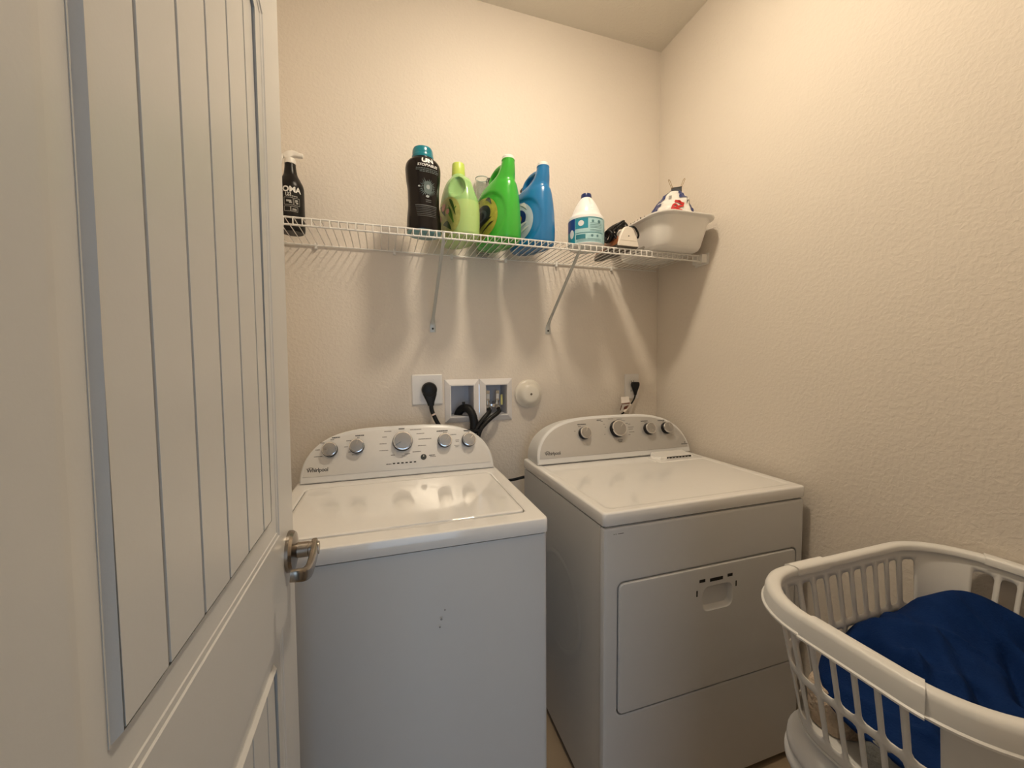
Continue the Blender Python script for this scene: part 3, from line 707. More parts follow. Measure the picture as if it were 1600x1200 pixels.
# double-gang outlet and its plug
t = thing('outlet_plate', 'large square white outlet plate behind the washer', 'outlet', (-1.145, 0, 1.208))
bm = NB(); loft(bm, [[(x, y, z) for x, z in rr(0, 0, h_, h_, .004, 3)] for h_, y in ((.0632, -.0003), (.0632, -.003), (.0595, -.006))]); obj('plate', bm, MPLATE, t)
bm = NB(); lathe(bm, [(.032, 0), (.031, .0015)], 32, axis((.006, -.006, -.003), (0, -1, 0))); obj('socket_ring', bm, MPLATE, t)
bm = NB()
for x, z in ((-.028, .042), (.028, .042), (-.028, -.042), (.028, -.042)): lathe(bm, [(.0026, 0), (.002, .0008)], 10, axis((x, -.006, z), (0, -1, 0)))
obj('plate_screw', bm, MPLATE, t, kind='stuff')
t = thing('dryer_plug', 'thick black power cord with round plug in the square outlet', 'power cord', (-1.138, 0, 1.2))
bm = NB(); lathe(bm, [(.030, .0085), (.0315, .012), (.0315, .026), (.028, .034), (.016, .038), (.004, .039)], 32, axis((0, 0, .008), (0, -1, 0)))
rings = []
for z, w, d in ((.004, .0300, .012), (-.012, .0275, .0115), (-.028, .0215, .011), (-.044, .0155, .010), (-.058, .0125, .009)): rings.append([(x+.0045*(-z/.05), -.0215+y, z) for x, y in rr(0, 0, w, d, .008, 3)])
loft(bm, rings); obj('plug', bm, MBLACK, t)
bm = NB(); P = spline([(.0055, -.0215, -.054), (.0075, -.024, -.075), (.014, -.028, -.095), (.027, -.034, -.125), (.045, -.042, -.160), (.065, -.048, -.22), (.08, -.05, -.32)], 8); tube(bm, P, .0088, 12); obj('cord', bm, MBLACK, t)
bm = NB(); tube(bm, P[15:18], .0093, 12); obj('cord_sticker', bm, mat('cord_sticker_paper', (.62, .50, .44), .5), t)

# single outlet above the dryer, cord, tag
t = thing('outlet_plate.001', 'narrow white outlet plate above the dryer near the corner', 'outlet', (-.150, 0, 1.195))
bm = NB(); loft(bm, [[(x, y, z) for x, z in rr(0, 0, hx, hz_, .004, 3)] for hx, hz_, y in ((.0398, .0620, -.0003), (.0398, .0620, -.003), (.0365, .0588, -.006))]); obj('plate', bm, MPLATE, t)
for z in (.0235, -.0235):
    bm = NB(); lathe(bm, [(.0172, 0), (.0165, .0016)], 28, axis((0, -.006, z), (0, -1, 0))); obj('socket', bm, MPLATE, t)
    bm = NB(); bx(bm, -.0075, -.0055, -.0081, -.0074, z-.002, z+.006); bx(bm, .0055, .0075, -.0081, -.0074, z-.002, z+.006); obj('socket_slot', bm, MDARK, t)
t = thing('power_cord', 'thin black power cord plugged in above the dryer', 'power cord', (-.142, 0, 1.193))
bm = NB(); rings = []
for z, w, d in ((.024, .0165, .012), (.016, .0195, .013), (.006, .0185, .013), (-.012, .0125, .010), (-.028, .0072, .007), (-.040, .005, .005)): rings.append([(x+.001, -.0205+y, z) for x, y in rr(0, 0, w, d, min(w, d)*.6, 3)])
loft(bm, rings); obj('plug', bm, MBLACK, t)
P = spline([(.001, -.0205, -.036), (-.004, -.022, -.052), (-.020, -.026, -.074), (-.047, -.032, -.100), (-.075, -.038, -.120), (-.094, -.042, -.133), (-.12, -.05, -.17), (-.15, -.06, -.28)], 8)
bm = NB(); tube(bm, P, .0040, 8); obj('cord', bm, MBLACK, t)
bm = NB(); tube(bm, P[19:33], .0048, 8); obj('cord_label', bm, mat('cord_label_paper', (.72, .64, .56), .5), t, label='pale wrapper on cord')
t = thing('cord_tag', 'small white and brown paper tag hanging on the cord above the dryer', 'tag', (-.207, -.030, 1.112))
mt_ = mat('tag_paper', (.74, .69, .64), .4)
bm = NB(); loft(bm, [[(-.018, .006, .034), (.022, 0, .036), (.022, .001, .036), (-.018, .007, .034)], [(-.024, -.008, .006), (.018, -.014, .010), (.018, -.013, .010), (-.024, -.007, .006)], [(-.030, .0, -.040), (.004, -.006, -.030), (.004, -.005, -.030), (-.030, .001, -.040)]]); obj('tag_card', bm, mt_, t, ang=15)
bm = NB(); loft(bm, [[(-.025, -.0086, .004), (.018, -.0146, .008)], [(-.0255, -.0085, .000), (.0165, -.0142, .003)]], False, False, closed=False)
loft(bm, [[(-.0250, -.0076, -.004), (-.020, -.0086, -.0035)], [(-.0295, -.0006, -.034), (-.026, -.0014, -.0335)]], False, False, closed=False)
loft(bm, [[(-.010, -.0096, -.012), (.012, -.0126, -.004)], [(-.012, -.0056, -.026), (.006, -.0076, -.022)]], False, False, closed=False)
obj('tag_print', bm, mat('brown_ink', (.20, .07, .045), .5), t)

# round dome cover
t = thing('round_vent_cover', 'round cream plastic dome cap on the wall between the machines', 'wall cap', (-.697, 0, 1.177))
mcv = mat('cream_plastic', (.78, .74, .66), .28)
bm = NB(); lathe(bm, [(.064, .0003), (.0645, .006), (.062, .011), (.056, .014), (.051, .022), (.045, .034), (.038, .041), (.030, .0435), (.004, .044)], 48, axis((0, 0, 0), (0, -1, 0))); obj('dome', bm, mcv, t)
bm = NB(); lathe(bm, [(.0052, 0), (.005, .0012), (.003, .0016)], 16, axis((0, -.0438, 0), (0, -1, 0))); obj('screw', bm, mat('dull_screw', (.16, .13, .10), .4, metal=.6), t)

# ================================================================== WASHER / DRYER
T20 = tan(radians(20)); NV = Vector((0, -cos(radians(20)), sin(radians(20))))
def console(t, W, v0, z0, D, knobs, strokes, title_uv, panel):
    """arched back console. plane of its face leans back 20 degrees"""
    Hc = .173
    def PL(u_, z, off=0.): return Vector((u_, v0+T20*(z-z0), z)) + NV*off
    a0, a1 = .012, W-.011; c = (a0+a1)/2; a = (a1-a0)/2
    def outl(ins, zb):
        P = [(c-a+ins, z0+zb)]; n = 40
        for i in range(n+1):
            th = pi - pi*i/n; x, y = cos(th), sin(th)
            px = math.copysign(abs(x)**(2/3.6), x); py = abs(y)**(2/2.05)
            P.append((c+(a-ins)*px, max(z0+.012+(Hc-.012-ins)*py, z0+zb+.0005*(1+py))))
        P.append((c+a-ins, z0+zb)); return P
    o = outl(0, .0015); o2 = outl(.004, .004)
    back = [Vector((c+(p_[0]-c)*.985, D, z0+.0015+(p_[1]-z0-.0015)*.93)) for p_ in o]
    mid = [Vector((p_[0], max(v0+T20*(p_[1]-z0)+.012, v0+.012), p_[1])) for p_ in o]
    frontE = [PL(x, z, .0) for x, z in o]; front2 = [PL(x, z, .0035) for x, z in o2]
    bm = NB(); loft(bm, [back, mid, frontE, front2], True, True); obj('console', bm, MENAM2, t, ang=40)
    i1 = outl(.010, .022)
    bm = NB(); loft(bm, [[PL(x, z, .0034) for x, z in i1], [PL(x, z, .0044) for x, z in i1], [PL(c+(x-c)*.997, z0+.022+(z-z0-.022)*.99, .0048) for x, z in i1]]); obj('control_panel', bm, panel, t, ang=40, label='silver grey control panel')
    for u_, z, r, ang in knobs:
        k = bpy.data.objects.new('knob', None); COL.objects.link(k); k.parent = t
        r *= 1.07; m = axis(PL(u_, z, .0048), NV)
        bm = NB(); lathe(bm, [(r*1.07, .0002), (r*1.07, .006), (r*1.03, .014), (r*1.0, .018)], 36, m); obj('knob_skirt', bm, MBLACK, k)
        bm = NB(); lathe(bm, [(r*.99, .0165), (r*1.01, .0195), (r*.97, .0225), (r*.88, .0228), (r*.87, .021)], 40, m, False, False); obj('knob_ring', bm, MCHROME, k)
        bm = NB(); lathe(bm, [(r*.885, .0205), (r*.875, .0222), (r*.3, .0228)], 36, m); obj('knob_face', bm, MKNOB, k)
        bm = NB(); d = Vector((sin(ang), cos(ang))); e = Vector((d.y, -d.x))
        q = [d*r*.86+e*.0009, d*r*.25+e*.0009, d*r*.25-e*.0009, d*r*.86-e*.0009]
        base = PL(u_, z, .0048); tu = Vector((1, 0, 0)); tz = Vector((0, sin(radians(20)), cos(radians(20))))
        loft(bm, [[base+tu*p_.x+tz*p_.y+NV*.0222 for p_ in q], [base+tu*p_.x+tz*p_.y+NV*.0234 for p_ in q]]); obj('knob_pointer', bm, MCHROME, k)
    for nm, mm, lst in (('heading_print', MPRINT, strokes[0]), ('marking_print', MPRINT2, strokes[1])):
        bm = NB(); rnd = random.Random(len(lst))
        for u_, z, w, h_ in lst:
            x = u_-w/2
            while x < u_+w/2-.0008:
                l = min(rnd.uniform(.0016, .0042), u_+w/2-x); h2 = h_*.62; q = [(x, z-h2), (x+l, z-h2), (x+l, z+h2), (x, z+h2)]
                bm.faces.new([bm.verts.new(PL(p_[0], p_[1], .0051)) for p_ in q]); x += l+.0006
        obj(nm, bm, mm, t, kind='stuff')
    u_, z = title_uv
    lg = text_bm('Whirlpool', .0172, lambda x, y: PL(u_-.004+x, z+y, .0052), bold=.0005, spacing=.93)
    arc = NB()                                             # oval sweep over the W
    pts = []
    for i in range(15):
        th = radians(20)+radians(250)*i/14
        pts.append((u_-.0250+.0108*cos(th), z+.0032+.0060*sin(th), .0007*sin(pi*i/14)+.0002))
    loft(arc, [[PL(x, y+w, .0053), PL(x, y-w, .0053)] for x, y, w in pts], False, False, closed=False)
    obj('lettering', join([lg, arc]), MPRINT, t)
    return PL

def cabinet(t, W, D, zt, zb=.02, skip_front=False):
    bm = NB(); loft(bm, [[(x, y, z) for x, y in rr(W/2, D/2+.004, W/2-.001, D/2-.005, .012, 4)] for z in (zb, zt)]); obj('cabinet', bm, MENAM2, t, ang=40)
    for x, y in ((.05, .06), (W-.05, .06), (.05, D-.06), (W-.05, D-.06)):
        bm = NB(); cyl(bm, (x, y, 0), (x, y, zb+.002), .018, .014, 14); obj('levelling_foot', bm, MBLACK, t)

def washer():
    W, D, ZT = .699, .655, .9105
    t = thing('washing_machine', 'white top-loading washing machine behind the open door', 'washing machine', (-1.6125, -.7263, 0), -.0111)
    cabinet(t, W, D, .867)
    bm = NB(); bx(bm, .008, W-.008, .012, D-.01, .866, .875); obj('seam_gap', bm, MDARK, t)
    # top deck with rounded edges and an opening for the lid
    lid_hx, lid_hy, lcx, lcy = .305, .200, .349, .262
    def ring(hx, hy, r, z, cx=W/2, cy=D/2, nc=6): return [(x, y, z) for x, y in rr(cx, cy, hx, hy, r, nc)]
    bm = NB()
    loft(bm, [ring(W/2, D/2, .016, .873), ring(W/2+.0005, D/2+.0005, .016, .878), ring(W/2+.0005, D/2+.0005, .016, ZT-.006), ring(W/2-.0013, D/2-.0013, .016, ZT-.0018), ring(W/2-.0055, D/2-.0055, .014, ZT), ring(W/2-.009, D/2-.009, .012, ZT), ring(lid_hx+.010, lid_hy+.010, .022, ZT, lcx, lcy),
              ring(lid_hx+.006, lid_hy+.006, .020, ZT, lcx, lcy), ring(lid_hx+.003, lid_hy+.003, .018, ZT-.002, lcx, lcy), ring(lid_hx+.003, lid_hy+.003, .018, ZT-.014, lcx, lcy)], True, True)
    obj('top_deck', bm, MENAM, t, ang=40)
    bm = NB(); bx(bm, lcx-lid_hx-.001, lcx+lid_hx+.001, lcy-lid_hy-.001, lcy+lid_hy+.001, ZT-.0138, ZT-.0128); obj('lid_gap', bm, MDARK, t)
    # lid: front edge bows out over the finger grip in its middle
    def lidring(ins, z):
        P = []
        for x, y in rr(lcx, lcy, lid_hx-ins, lid_hy-ins, max(.004, .017-ins), 6): P.append([x, y, z])
        out = []
        # add extra points along the front edge
        n = len(P); k = next(i for i in range(n) if P[i][1] < lcy and P[(i+1) % n][1] < lcy and P[i][0] < lcx < P[(i+1) % n][0])
        for i, p_ in enumerate(P):
            out.append(tuple(p_))
            if i == k:
                q = P[(i+1) % n]
                for f in range(1, 30):
                    x = p_[0]+(q[0]-p_[0])*f/30; s = max(0, 1-abs(x-.380)/.145); s = s*s*(3-2*s)
                    out.append((x, p_[1]-.0026*s, z-(.0050*min(1, s*1.6) if ins < .005 else 0)))
        return out
    bm = NB(); loft(bm, [lidring(0, ZT-.013), lidring(0, ZT-.003), lidring(.0015, ZT+.001), lidring(.006, ZT+.0028), lidring(.010, ZT+.0030), lidring(.014, ZT+.0030)], True, True); obj('lid', bm, MENAM, t, ang=40)
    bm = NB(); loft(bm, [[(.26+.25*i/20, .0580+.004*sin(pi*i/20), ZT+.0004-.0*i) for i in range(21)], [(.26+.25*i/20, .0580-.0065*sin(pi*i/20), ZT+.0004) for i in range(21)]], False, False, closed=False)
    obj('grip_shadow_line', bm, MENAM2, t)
    kn = [(.105, 1.016, .0225, -pi/2), (.193, 1.021, .0225, .2), (.351, 1.028, .0315, radians(-118)), (.505, 1.021, .0235, radians(48)), (.597, 1.018, .0235, radians(48))]
    head = [(.124, 1.0555, .026, .0032), (.203, 1.0575, .030, .0034), (.349, 1.0725, .022, .0036), (.498, 1.0565, .042, .0034), (.594, 1.0525, .026, .0034), (.455, .973, .022, .0026), (.300, .9535, .018, .0026)]
    mk = []
    for u_, z, w in ((.112, 1.049, .012), (.080, 1.040, .014), (.066, 1.018, .014), (.068, .996, .026), (.198, 1.051, .008), (.166, 1.042, .016), (.157, 1.022, .012), (.170, 1.004, .010), (.187, .994, .022),
                     (.300, 1.066, .026), (.288, 1.047, .016), (.282, 1.024, .024), (.284, 1.001, .030), (.315, .983, .014), (.352, .978, .012), (.400, 1.067, .042), (.416, 1.052, .028), (.432, 1.032, .048), (.420, 1.009, .030), (.400, .989, .030), (.366, .984, .020), (.458, .968, .022),
                     (.508, 1.050, .016), (.540, 1.041, .022), (.553, 1.020, .014), (.553, 1.015, .012), (.550, 1.001, .018), (.550, .996, .012), (.600, 1.046, .006), (.628, 1.038, .006)): mk.append((u_, z, w, .0021))
    PL = console(t, W, .5225, ZT+.0005, D, kn, (head, mk), (.071, .953), MPANELW)
    for i in range(6):
        x = .318+.0148*i; bm = NB(); q = [(x-.0042, .9525), (x+.0042, .9525), (x+.0042, .9565), (x-.0042, .9565)]
        loft(bm, [[PL(a_, b_, .0049) for a_, b_ in q], [PL(a_, b_, .0054) for a_, b_ in q]]); obj('indicator_light', bm, MDARK, t)
    bm = NB(); lathe(bm, [(.0105, 0), (.0105, .002), (.009, .003)], 28, axis(PL(.424, .969, .0046), NV)); obj('start_button', bm, mat('button_grey', (.05, .055, .05), .35), t)
    bm = NB(); q = [(.4225, .970), (.4255, .970), (.424, .977)]; bm.faces.new([bm.verts.new(PL(a_, b_, .0079)) for a_, b_ in q]); obj('button_mark', bm, MPLAST, t)
    bm = NB()
    for x, z, r in ((.424, .716, .0022), (.415, .694, .003), (.411, .675, .0025)): lathe(bm, [(r, 0), (r*.6, .0006)], 8, axis((x, .0002, z), (0, -1, 0)))
    obj('chipped_spot', bm, mat('chip_grey', (.30, .30, .30), .6), t, kind='stuff')
washer()

def dryer():
    W, D, ZT = .737, .640, .9145
    t = thing('tumble_dryer', 'white front-loading tumble dryer against the right wall', 'tumble dryer', (-.7691, -.7668, 0), -.0079)
    # body behind the front panel
    bm = NB(); bx(bm, .0022, W-.0022, .0215, D, .02, .872); obj('cabinet', bm, MENAM2, t, bev=.004)
    for x, y in ((.05, .06), (W-.05, .06), (.05, D-.06), (W-.05, D-.06)):
        bm = NB(); cyl(bm, (x, y, 0), (x, y, .022), .018, .014, 14); obj('levelling_foot', bm, MBLACK, t)
    dcx, dcz, dhx, dhz = .3765, .5245, .3285, .1880
    def ring(hx, hz_, r, y, cx=W/2, cz=(.02+.872)/2, nc=6): return [(x, y, z) for x, z in rr(cx, cz, hx, hz_, r, nc)]
    hz_ = (.872-.02)/2
    bm = NB(); loft(bm, [ring(W/2-.0005, hz_, .006, .018), ring(W/2-.0005, hz_, .006, .008), ring(W/2-.003, hz_-.002, .006, .002), ring(W/2-.009, hz_-.006, .006, 0), ring(W/2-.013, hz_-.010, .006, 0), ring(dhx+.011, dhz+.011, .024, 0, dcx, dcz),
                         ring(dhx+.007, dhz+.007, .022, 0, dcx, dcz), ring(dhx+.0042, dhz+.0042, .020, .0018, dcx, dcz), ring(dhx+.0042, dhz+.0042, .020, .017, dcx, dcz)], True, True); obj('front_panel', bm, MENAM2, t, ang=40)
    bm = NB(); bx(bm, dcx-dhx-.004, dcx+dhx+.004, .0148, .0160, dcz-dhz-.004, dcz+dhz+.004); obj('door_gap', bm, MDARK, t)
    rcx, rcz = .3885, .613
    d = bpy.data.objects.new('door', None); COL.objects.link(d); d.parent = t
    bm = NB(); loft(bm, [ring(dhx, dhz, .017, .014, dcx, dcz), ring(dhx, dhz, .017, .002, dcx, dcz), ring(dhx-.003, dhz-.003, .015, -.0012, dcx, dcz), ring(dhx-.006, dhz-.006, .013, -.0015, dcx, dcz), ring(dhx-.010, dhz-.010, .011, -.0015, dcx, dcz),
                         ring(.064, .045, .026, -.0015, rcx, rcz, 6), ring(.057, .038, .022, -.0015, rcx, rcz, 6), ring(.0548, .0358, .020, .0006, rcx, rcz, 6), ring(.0545, .0355, .020, .0010, rcx, rcz, 6), ring(.049, .030, .016, .012, rcx, rcz+.003, 6), ring(.038, .021, .012, .0138, rcx, rcz+.007, 6)], True, True); obj('door_panel', bm, MENAM2, d, ang=28)
    for x0, x1, z0, z1 in ((.319, .340, .667, .676), (.358, .406, .664, .674), (.424, .443, .668, .677), (.3085, .3130, .627, .645), (.4555, .4600, .633, .650)):
        bm = NB(); bx(bm, x0, x1, -.0022, -.0012, z0, z1); obj('door_mark', bm, MDARK, d)
    bm = NB()
    for x, w in ((.030, .003), (.036, .003), (.044, .012), (.055, .006)): bx(bm, x, x+w, -.0006, -.0001, .853, .8545)
    obj('scuff', bm, mat('scuff_dark', (.09, .08, .07), .6), t, kind='stuff')
    bm = NB(); bx(bm, .006, W-.006, .010, D-.01, .871, .878); obj('seam_gap', bm, MDARK, t)
    def tr(hx, hy, r, z): return [(x, y, z) for x, y in rr(W/2, D/2, hx, hy, r, 6)]
    bm = NB(); loft(bm, [tr(W/2, D/2, .010, .8775), tr(W/2+.0015, D/2+.0015, .010, .881), tr(W/2+.0015, D/2+.0015, .010, ZT-.0055), tr(W/2-.0002, D/2-.0002, .010, ZT-.0016), tr(W/2-.005, D/2-.005, .009, ZT), tr(W/2-.009, D/2-.009, .009, ZT), tr(W/2-.022, D/2-.022, .018, ZT),
                         tr(W/2-.026, D/2-.026, .02, ZT-.0002), tr(W/2-.032, D/2-.032, .02, ZT-.0020), tr(W/2-.036, D/2-.036, .02, ZT-.0022), tr(W/2-.040, D/2-.040, .02, ZT-.0022)], True, True); obj('top_deck', bm, MENAM, t, ang=50)
    # lint screen handle
    l = bpy.data.objects.new('lint_screen', None); COL.objects.link(l); l.parent = t
    bm = NB(); loft(bm, [[(x, y, z) for x, y in rr(.605, .445, hx, hy, .008, 4)] for hx, hy, z in ((.110, .048, ZT-.0024), (.108, .046, ZT-.0004), (.100, .040, ZT+.0002))]); obj('lint_cover', bm, MENAM, l, ang=50)
    bm = NB(); loft(bm, [[(.520, .432, ZT), (.690, .432, ZT), (.690, .497, ZT), (.520, .497, ZT)], [(.527, .436, ZT+.009), (.683, .436, ZT+.009), (.683, .497, ZT+.016), (.527, .497, ZT+.016)]]); obj('lint_handle', bm, MENAM, l, bev=.002)
    bm = NB(); bx(bm, .555, .676, .4320, .4345, ZT+.0012, ZT+.0078); obj('lint_slot', bm, MDARK, l)
    for i in range(7): bm = NB(); bx(bm, .560+.016*i, .568+.016*i, .4312, .4330, ZT+.0018, ZT+.0055); obj('lint_fin', bm, MPANEL, l)
    # pressed ring on the left side
    bm = NB(); lathe(bm, [(.146, 0), (.156, .0009), (.160, .0009), (.172, 0)], 56, axis((.0014, .30, .50), (-1, 0, 0)), False, False); obj('pressed_ring', bm, MENAM2, t)
    kn = [(.230, 1.022, .0225, .3), (.389, 1.030, .0315, .8), (.544, 1.022, .0225, 2.4), (.635, 1.020, .0225, .2)]
    head = [(.225, 1.057, .040, .0032), (.309, 1.070, .022, .0030), (.530, 1.055, .036, .0032), (.618, 1.053, .036, .0032), (.393, .985, .024, .0030), (.393, .979, .018, .0026), (.718, .956, .005, .004), (.714, .949, .034, .0028)]
    mk = []
    for u_, z, w in ((.214, 1.049, .014), (.190, 1.032, .006), (.321, 1.064, .010), (.330, 1.052, .006), (.334, 1.040, .006), (.326, 1.012, .006), (.366, 1.072, .026), (.408, 1.069, .026), (.425, 1.062, .020), (.440, 1.050, .012), (.452, 1.046, .012), (.458, 1.034, .028), (.455, 1.026, .022), (.458, 1.014, .026), (.444, 1.004, .010), (.535, 1.049, .014), (.570, 1.043, .008), (.580, 1.028, .008), (.570, 1.008, .010), (.552, .997, .014), (.628, 1.047, .006)): mk.append((u_, z, w, .0021))
    console(t, W+.014, .508, ZT+.0003, D, kn, (head, mk), (.083, .954), MPANEL)
dryer()
bm = NB(); tube(bm, spline([(-.95, -.060, .79), (-.86, -.085, .812), (-.80, -.105, .822), (-.76, -.115, .831), (-.72, -.118, .83)], 6), .0062, 8); tag(obj('cable', bm, MBLACK), 'black cable bridging the gap between washer and dryer', 'cable')

# ================================================================== BASKET, HAMPER, LAUNDRY
BC = Vector((-.325, -1.262, 0))
def rrs(s, hx, hy, r):
    """rounded rectangle by fraction s in [0,1): equal shares for sides and corners; starts at +x side middle, counter-clockwise"""
    sx, sy = hx-r, hy-r; q = .5*pi*.13      # nominal corner length keeps columns aligned between sizes
    lx, ly = .36, .18
    tot = 2*lx+2*ly+4*q; d = (s % 1)*tot
    segs = [('y', ly/2), ('c0', q), ('x', lx), ('c1', q), ('-y', ly), ('c2', q), ('-x', lx), ('c3', q), ('y2', ly/2)]
    for nm, L_ in segs:
        if d <= L_+1e-9: break
        d -= L_
    t = d/L_
    if nm == 'y': return (hx, sy*t)
    if nm == 'y2': return (hx, -sy+sy*t)
    if nm == 'x': return (sx-2*sx*t, hy)
    if nm == '-y': return (-hx, sy-2*sy*t)
    if nm == '-x': return (-sx+2*sx*t, -hy)
    k = int(nm[1]); a = (k+t)*pi/2; c = ((1, 1), (-1, 1), (-1, -1), (1, -1))[k]
    return (c[0]*sx+r*cos(a), c[1]*sy+r*sin(a))
ZB, ZR = .598, .872
def basket():
    t = thing('laundry_basket', 'white slotted plastic laundry basket full of blue laundry', 'laundry basket', (BC.x, BC.y, 0))
    def wp(s, v, off=0.):
        hx = .243+(.300-.243)*v; hy = .163+(.197-.163)*v; r = .10+.03*v
        x, y = rrs(s, hx-.003+off, hy-.003+off, r); return Vector((x, y, ZB+.004+(ZR-.012-ZB-.004)*v))
    bm = NB()
    NCOL = 42; K = 4
    def cell(s0, s1, v0, v1, hole):
        outer = []
        def per(a0, a1, b0, b1): return [(a0+(a1-a0)*i/K, b0) for i in range(K)]+[(a1, b0+(b1-b0)*i/K) for i in range(K)]+[(a1-(a1-a0)*i/K, b1) for i in range(K)]+[(a0, b1-(b1-b0)*i/K) for i in range(K)]
        O = per(s0, s1, v0, v1)
        if hole is None:
            vs = [[bm.verts.new(wp(s0+(s1-s0)*i/K, v0+(v1-v0)*j/K)) for i in range(K+1)] for j in range(K+1)]
            for j in range(K):
                for i in range(K): bm.faces.new((vs[j][i], vs[j][i+1], vs[j+1][i+1], vs[j+1][i]))
            return
        fx, vb, vt = hole; m = (1-fx)/2*(s1-s0); I = []
        a0, a1, b0, b1 = s0+m, s1-m, vb, vt
        rs, rv = (a1-a0)*.27, (a1-a0)*.27*1.8/.27
        rv = min(rv, (b1-b0)*.3)
        base = per(a0, a1, b0, b1)
        for (x, y) in base:                                 # pull corners round
            dx = min(x-a0, a1-x); dy = min(y-b0, b1-y)
            I.append([x, y])
        def cor(cx, cy, sx_, sy_): return [cx, cy]
        for idx, (cx, cy) in ((0, (a0, b0)), (K, (a1, b0)), (2*K, (a1, b1)), (3*K, (a0, b1))):
            ix = rs*.30*(1 if cx == a0 else -1); iy = rv*.30*(1 if cy == b0 else -1)
            I[idx] = [cx+ix, cy+iy]
            prev, nxt = (idx-1) % (4*K), (idx+1) % (4*K)
            for q in (prev, nxt):
                if abs(base[q][1]-cy) < 1e-9: I[q] = [cx+(rs if cx == a0 else -rs), cy]
                else: I[q] = [cx, cy+(rv if cy == b0 else -rv)]
        vo = [bm.verts.new(wp(*p_)) for p_ in O]; vi = [bm.verts.new(wp(*p_)) for p_ in I]
        n = len(vo)
        for i in range(n): bm.faces.new((vo[i], vo[(i+1) % n], vi[(i+1) % n], vi[i]))
    corners = [.0]
    for c in range(NCOL):
        s0, s1 = c/NCOL, (c+1)/NCOL; mid = (s0+s1)/2
        x, y = rrs(mid, .30, .197, .13)
        cx = abs(x) > .215 and abs(y) > .125                # solid panels round the corners
        if x < 0 and y > 0: cx = abs(x) > .27 and abs(y) > .15 and False
        short = abs(x) > .28
        fx = .75 if short else .69
        cell(s0, s1, 0, .06, None)
        if cx:
            cell(s0, s1, .06, .47, None); cell(s0, s1, .47, .94, None)
        else:
            cell(s0, s1, .06, .47, (fx, .10, .45)); cell(s0, s1, .47, .94, (fx, .51, .90))
        cell(s0, s1, .94, 1, None)
    bmesh.ops.remove_doubles(bm, verts=bm.verts, dist=1e-5)
    o = obj('slotted_wall', bm, MBASK, t, ang=60); md = o.modifiers.new('thick', 'SOLIDIFY'); md.thickness = .0032; md.offset = 0
    bm = NB(); loft(bm, [[(*rrs(k/96, .243, .163, .10), z) for k in range(96)] for z in (ZB, ZB+.005)]); obj('basket_floor', bm, MBASK, t)
    def sweep(prof, s0, s1, n, closed):
        b = NB(); rings = []
        for k in range(n if closed else n+1):
            s = s0+(s1-s0)*k/n
            rings.append([Vector((*rrs(s, .300+o_, .197+o_, .13+o_*.6), z)) for o_, z in prof])
        if closed: rings.append(rings[0])
        loft(b, rings, not closed, not closed); 
        if closed: bmesh.ops.remove_doubles(b, verts=b.verts, dist=1e-6)
        return b
    prof = [(-.012, ZR-.014), (-.0125, ZR-.005), (-.010, ZR-.001), (-.005, ZR+.001), (.004, ZR+.001), (.009, ZR-.002), (.0115, ZR-.009), (.0135, ZR-.030), (.0165, ZR-.032), (.0165, ZR-.035), (.011, ZR-.035), (.008, ZR-.012)]
    obj('rim', sweep(prof, 0, 1, 120, True), MBASK, t, ang=50)
    prof2 = [(o_+(.0022 if o_ > 0 else -.0022), z+(.0024 if z > ZR-.01 else -.0012)) for o_, z in prof[:-2]] + [(.008, ZR-.03), (.0, ZR-.012)]
    for a_, b_ in ((.455, .560), (-.045, .060), (.285, .340)):
        obj('rim_grip', sweep(prof2, a_, b_, 24, False), MBASK, t, ang=50)
basket()
def hamper():
    t = thing('laundry_hamper', 'white lidded plastic hamper on the floor under the basket', 'hamper', (BC.x, BC.y-.005, 0))
    R_ = lambda hx, hy, r, z: [(x, y, z) for x, y in rr(0, 0, hx-.024, hy-.014, r-.01, 10)]
    bm = NB(); loft(bm, [R_(.215, .145, .09, 0), R_(.222, .152, .095, .006), R_(.262, .180, .11, .49), R_(.266, .184, .112, .505), R_(.278, .195, .118, .509), R_(.284, .201, .12, .518), R_(.284, .201, .12, .530), R_(.278, .195, .118, .538), R_(.26, .18, .11, .540)]); obj('hamper_body', bm, MHAMP, t, ang=50)
    bm = NB(); loft(bm, [R_(.262, .18, .11, .540), R_(.277, .194, .118, .5405), R_(.282, .199, .12, .548), R_(.281, .198, .12, .560), R_(.274, .191, .117, .570), R_(.258, .176, .112, .578), R_(.25, .168, .11, .588), R_(.235, .15, .10, .595), R_(.10, .06, .05, .596)]); obj('lid', bm, MHAMP, t, ang=50)
hamper()
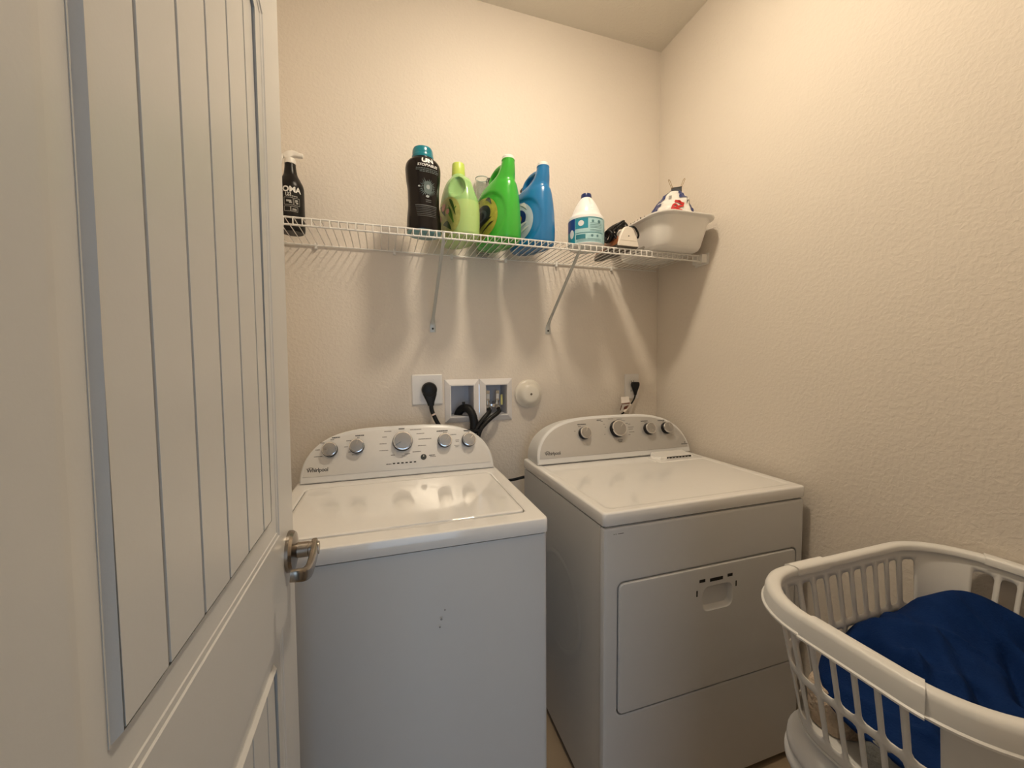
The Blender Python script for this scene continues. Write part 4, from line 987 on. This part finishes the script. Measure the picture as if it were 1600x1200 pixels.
# laundry
def heap(name, label, m, c, hx, hy, top, bot, fold=.02, seed=0, fsc=9., tilt=(0, 0), ex=2.4, nr=44, na=120, ridges=()):
    bm = NB(); off = Vector((seed*7.3, seed*3.1, seed*1.7))
    def hgt(x, y, r):
        p_ = Vector((x*fsc, y*fsc*.7, 0))+off
        w = noise.noise(p_*.6)*1.2
        q = 1-abs(noise.noise(Vector((p_.x*.9+w, p_.y*.5+w*.6, .3))))*2.1
        q2 = 1-abs(noise.noise(Vector((p_.x*1.5-w, p_.y*1.1+w, 4.7))))*2.4
        z = top+tilt[0]*x+tilt[1]*y+fold*(.9*q*q*(.5+.5*noise.noise(p_*.35))+.32*max(0, q2)**3+.5*noise.noise(p_*.8)+.12*noise.noise(p_*2.6))
        for ax, ay, bx_, by_, h_, w_ in ridges:                # hand-laid folds: segment, height, width
            dx, dy = bx_-ax, by_-ay; f = max(0, min(1, ((x-ax)*dx+(y-ay)*dy)/(dx*dx+dy*dy+1e-9)))
            d2 = (x-ax-f*dx)**2+(y-ay-f*dy)**2; z += h_*math.exp(-d2/(w_*w_))
        return z
    rings = []
    for j in range(nr+1):
        r = max(.015, j/nr); ring = []
        for k in range(na):
            a = 2*pi*k/na; e = 2/ex; x = hx*r*math.copysign(abs(cos(a))**e, cos(a)); y = hy*r*math.copysign(abs(sin(a))**e, sin(a))
            z = hgt(x, y, r); z = z-(z-bot)*max(0, (r-.78)/.22)**3.0*.30
            ring.append(Vector((c[0]+x, c[1]+y, z)))
        rings.append(ring)
    last = rings[-1]
    for f in (.35, .7, 1.):
        ring = []
        for k, p_ in enumerate(last):
            d = Vector((p_.x-c[0], p_.y-c[1], 0)); z = p_.z+(bot-p_.z)*f
            wob = .006*noise.noise(Vector((p_.x*30, p_.y*30, z*25))+off)
            q = Vector((c[0], c[1], 0))+d*(1-.09*f*f)+d.normalized()*wob; ring.append(Vector((q.x, q.y, z)))
        rings.append(ring)
    loft(bm, rings)
    return tag(obj(name, bm, m, ang=80), label, 'laundry')
MBLUE = mat('royal_blue_fleece', (.003, .022, .105), .85, var=.3, scale=14, bump=.0012, bscale=260, spec=.15)
heap('fleece_blanket', 'royal blue fleece heaped in the laundry basket', MBLUE, (-.288, -1.262), .258, .176, .704, .650, .030, 4, 8., (.10, .02), 2.6, 70, 180, ((-.16, .10, -.09, .05, .030, .040), (-.075, .13, -.125, .0, -.034, .016), (-.03, .115, .20, .085, .034, .055), (-.10, -.05, .02, .06, .022, .020), (.03, -.06, .14, .0, -.026, .014), (.05, -.10, .17, -.06, .018, .018), (.20, -.02, .22, -.05, -.030, .030), (.16, .09, .25, .03, .030, .05), (.22, -.09, .25, -.02, .03, .04), (-.14, -.09, -.02, -.02, -.018, .013), (-.18, -.03, -.06, .05, .016, .014)))
heap('knitted_throw', 'beige cable knit throw showing through the left basket slots', mat('beige_knit', (.55, .44, .34), .9, var=.35, scale=60, bump=.016, bscale=55, spec=.1), (-.470, -1.160), .062, .048, .682, .606, .012, 2, 22., (0, 0), 2.2, 20, 60)
heap('grey_towel', 'grey cloth low behind the middle of the left basket slots', mat('grey_cloth', (.20, .20, .19), .9, var=.2, bump=.002, bscale=160, spec=.1), (-.492, -1.262), .058, .042, .668, .606, .014, 3, 18., (0, 0), 2.2, 20, 60)
heap('black_garment', 'black garment low in the front left of the basket under blue fleece', mat('black_cloth', (.008, .008, .010), .9, spec=.1), (-.375, -1.335), .165, .075, .672, .606, .014, 5, 14., (0, 0), 2.4, 24, 72)
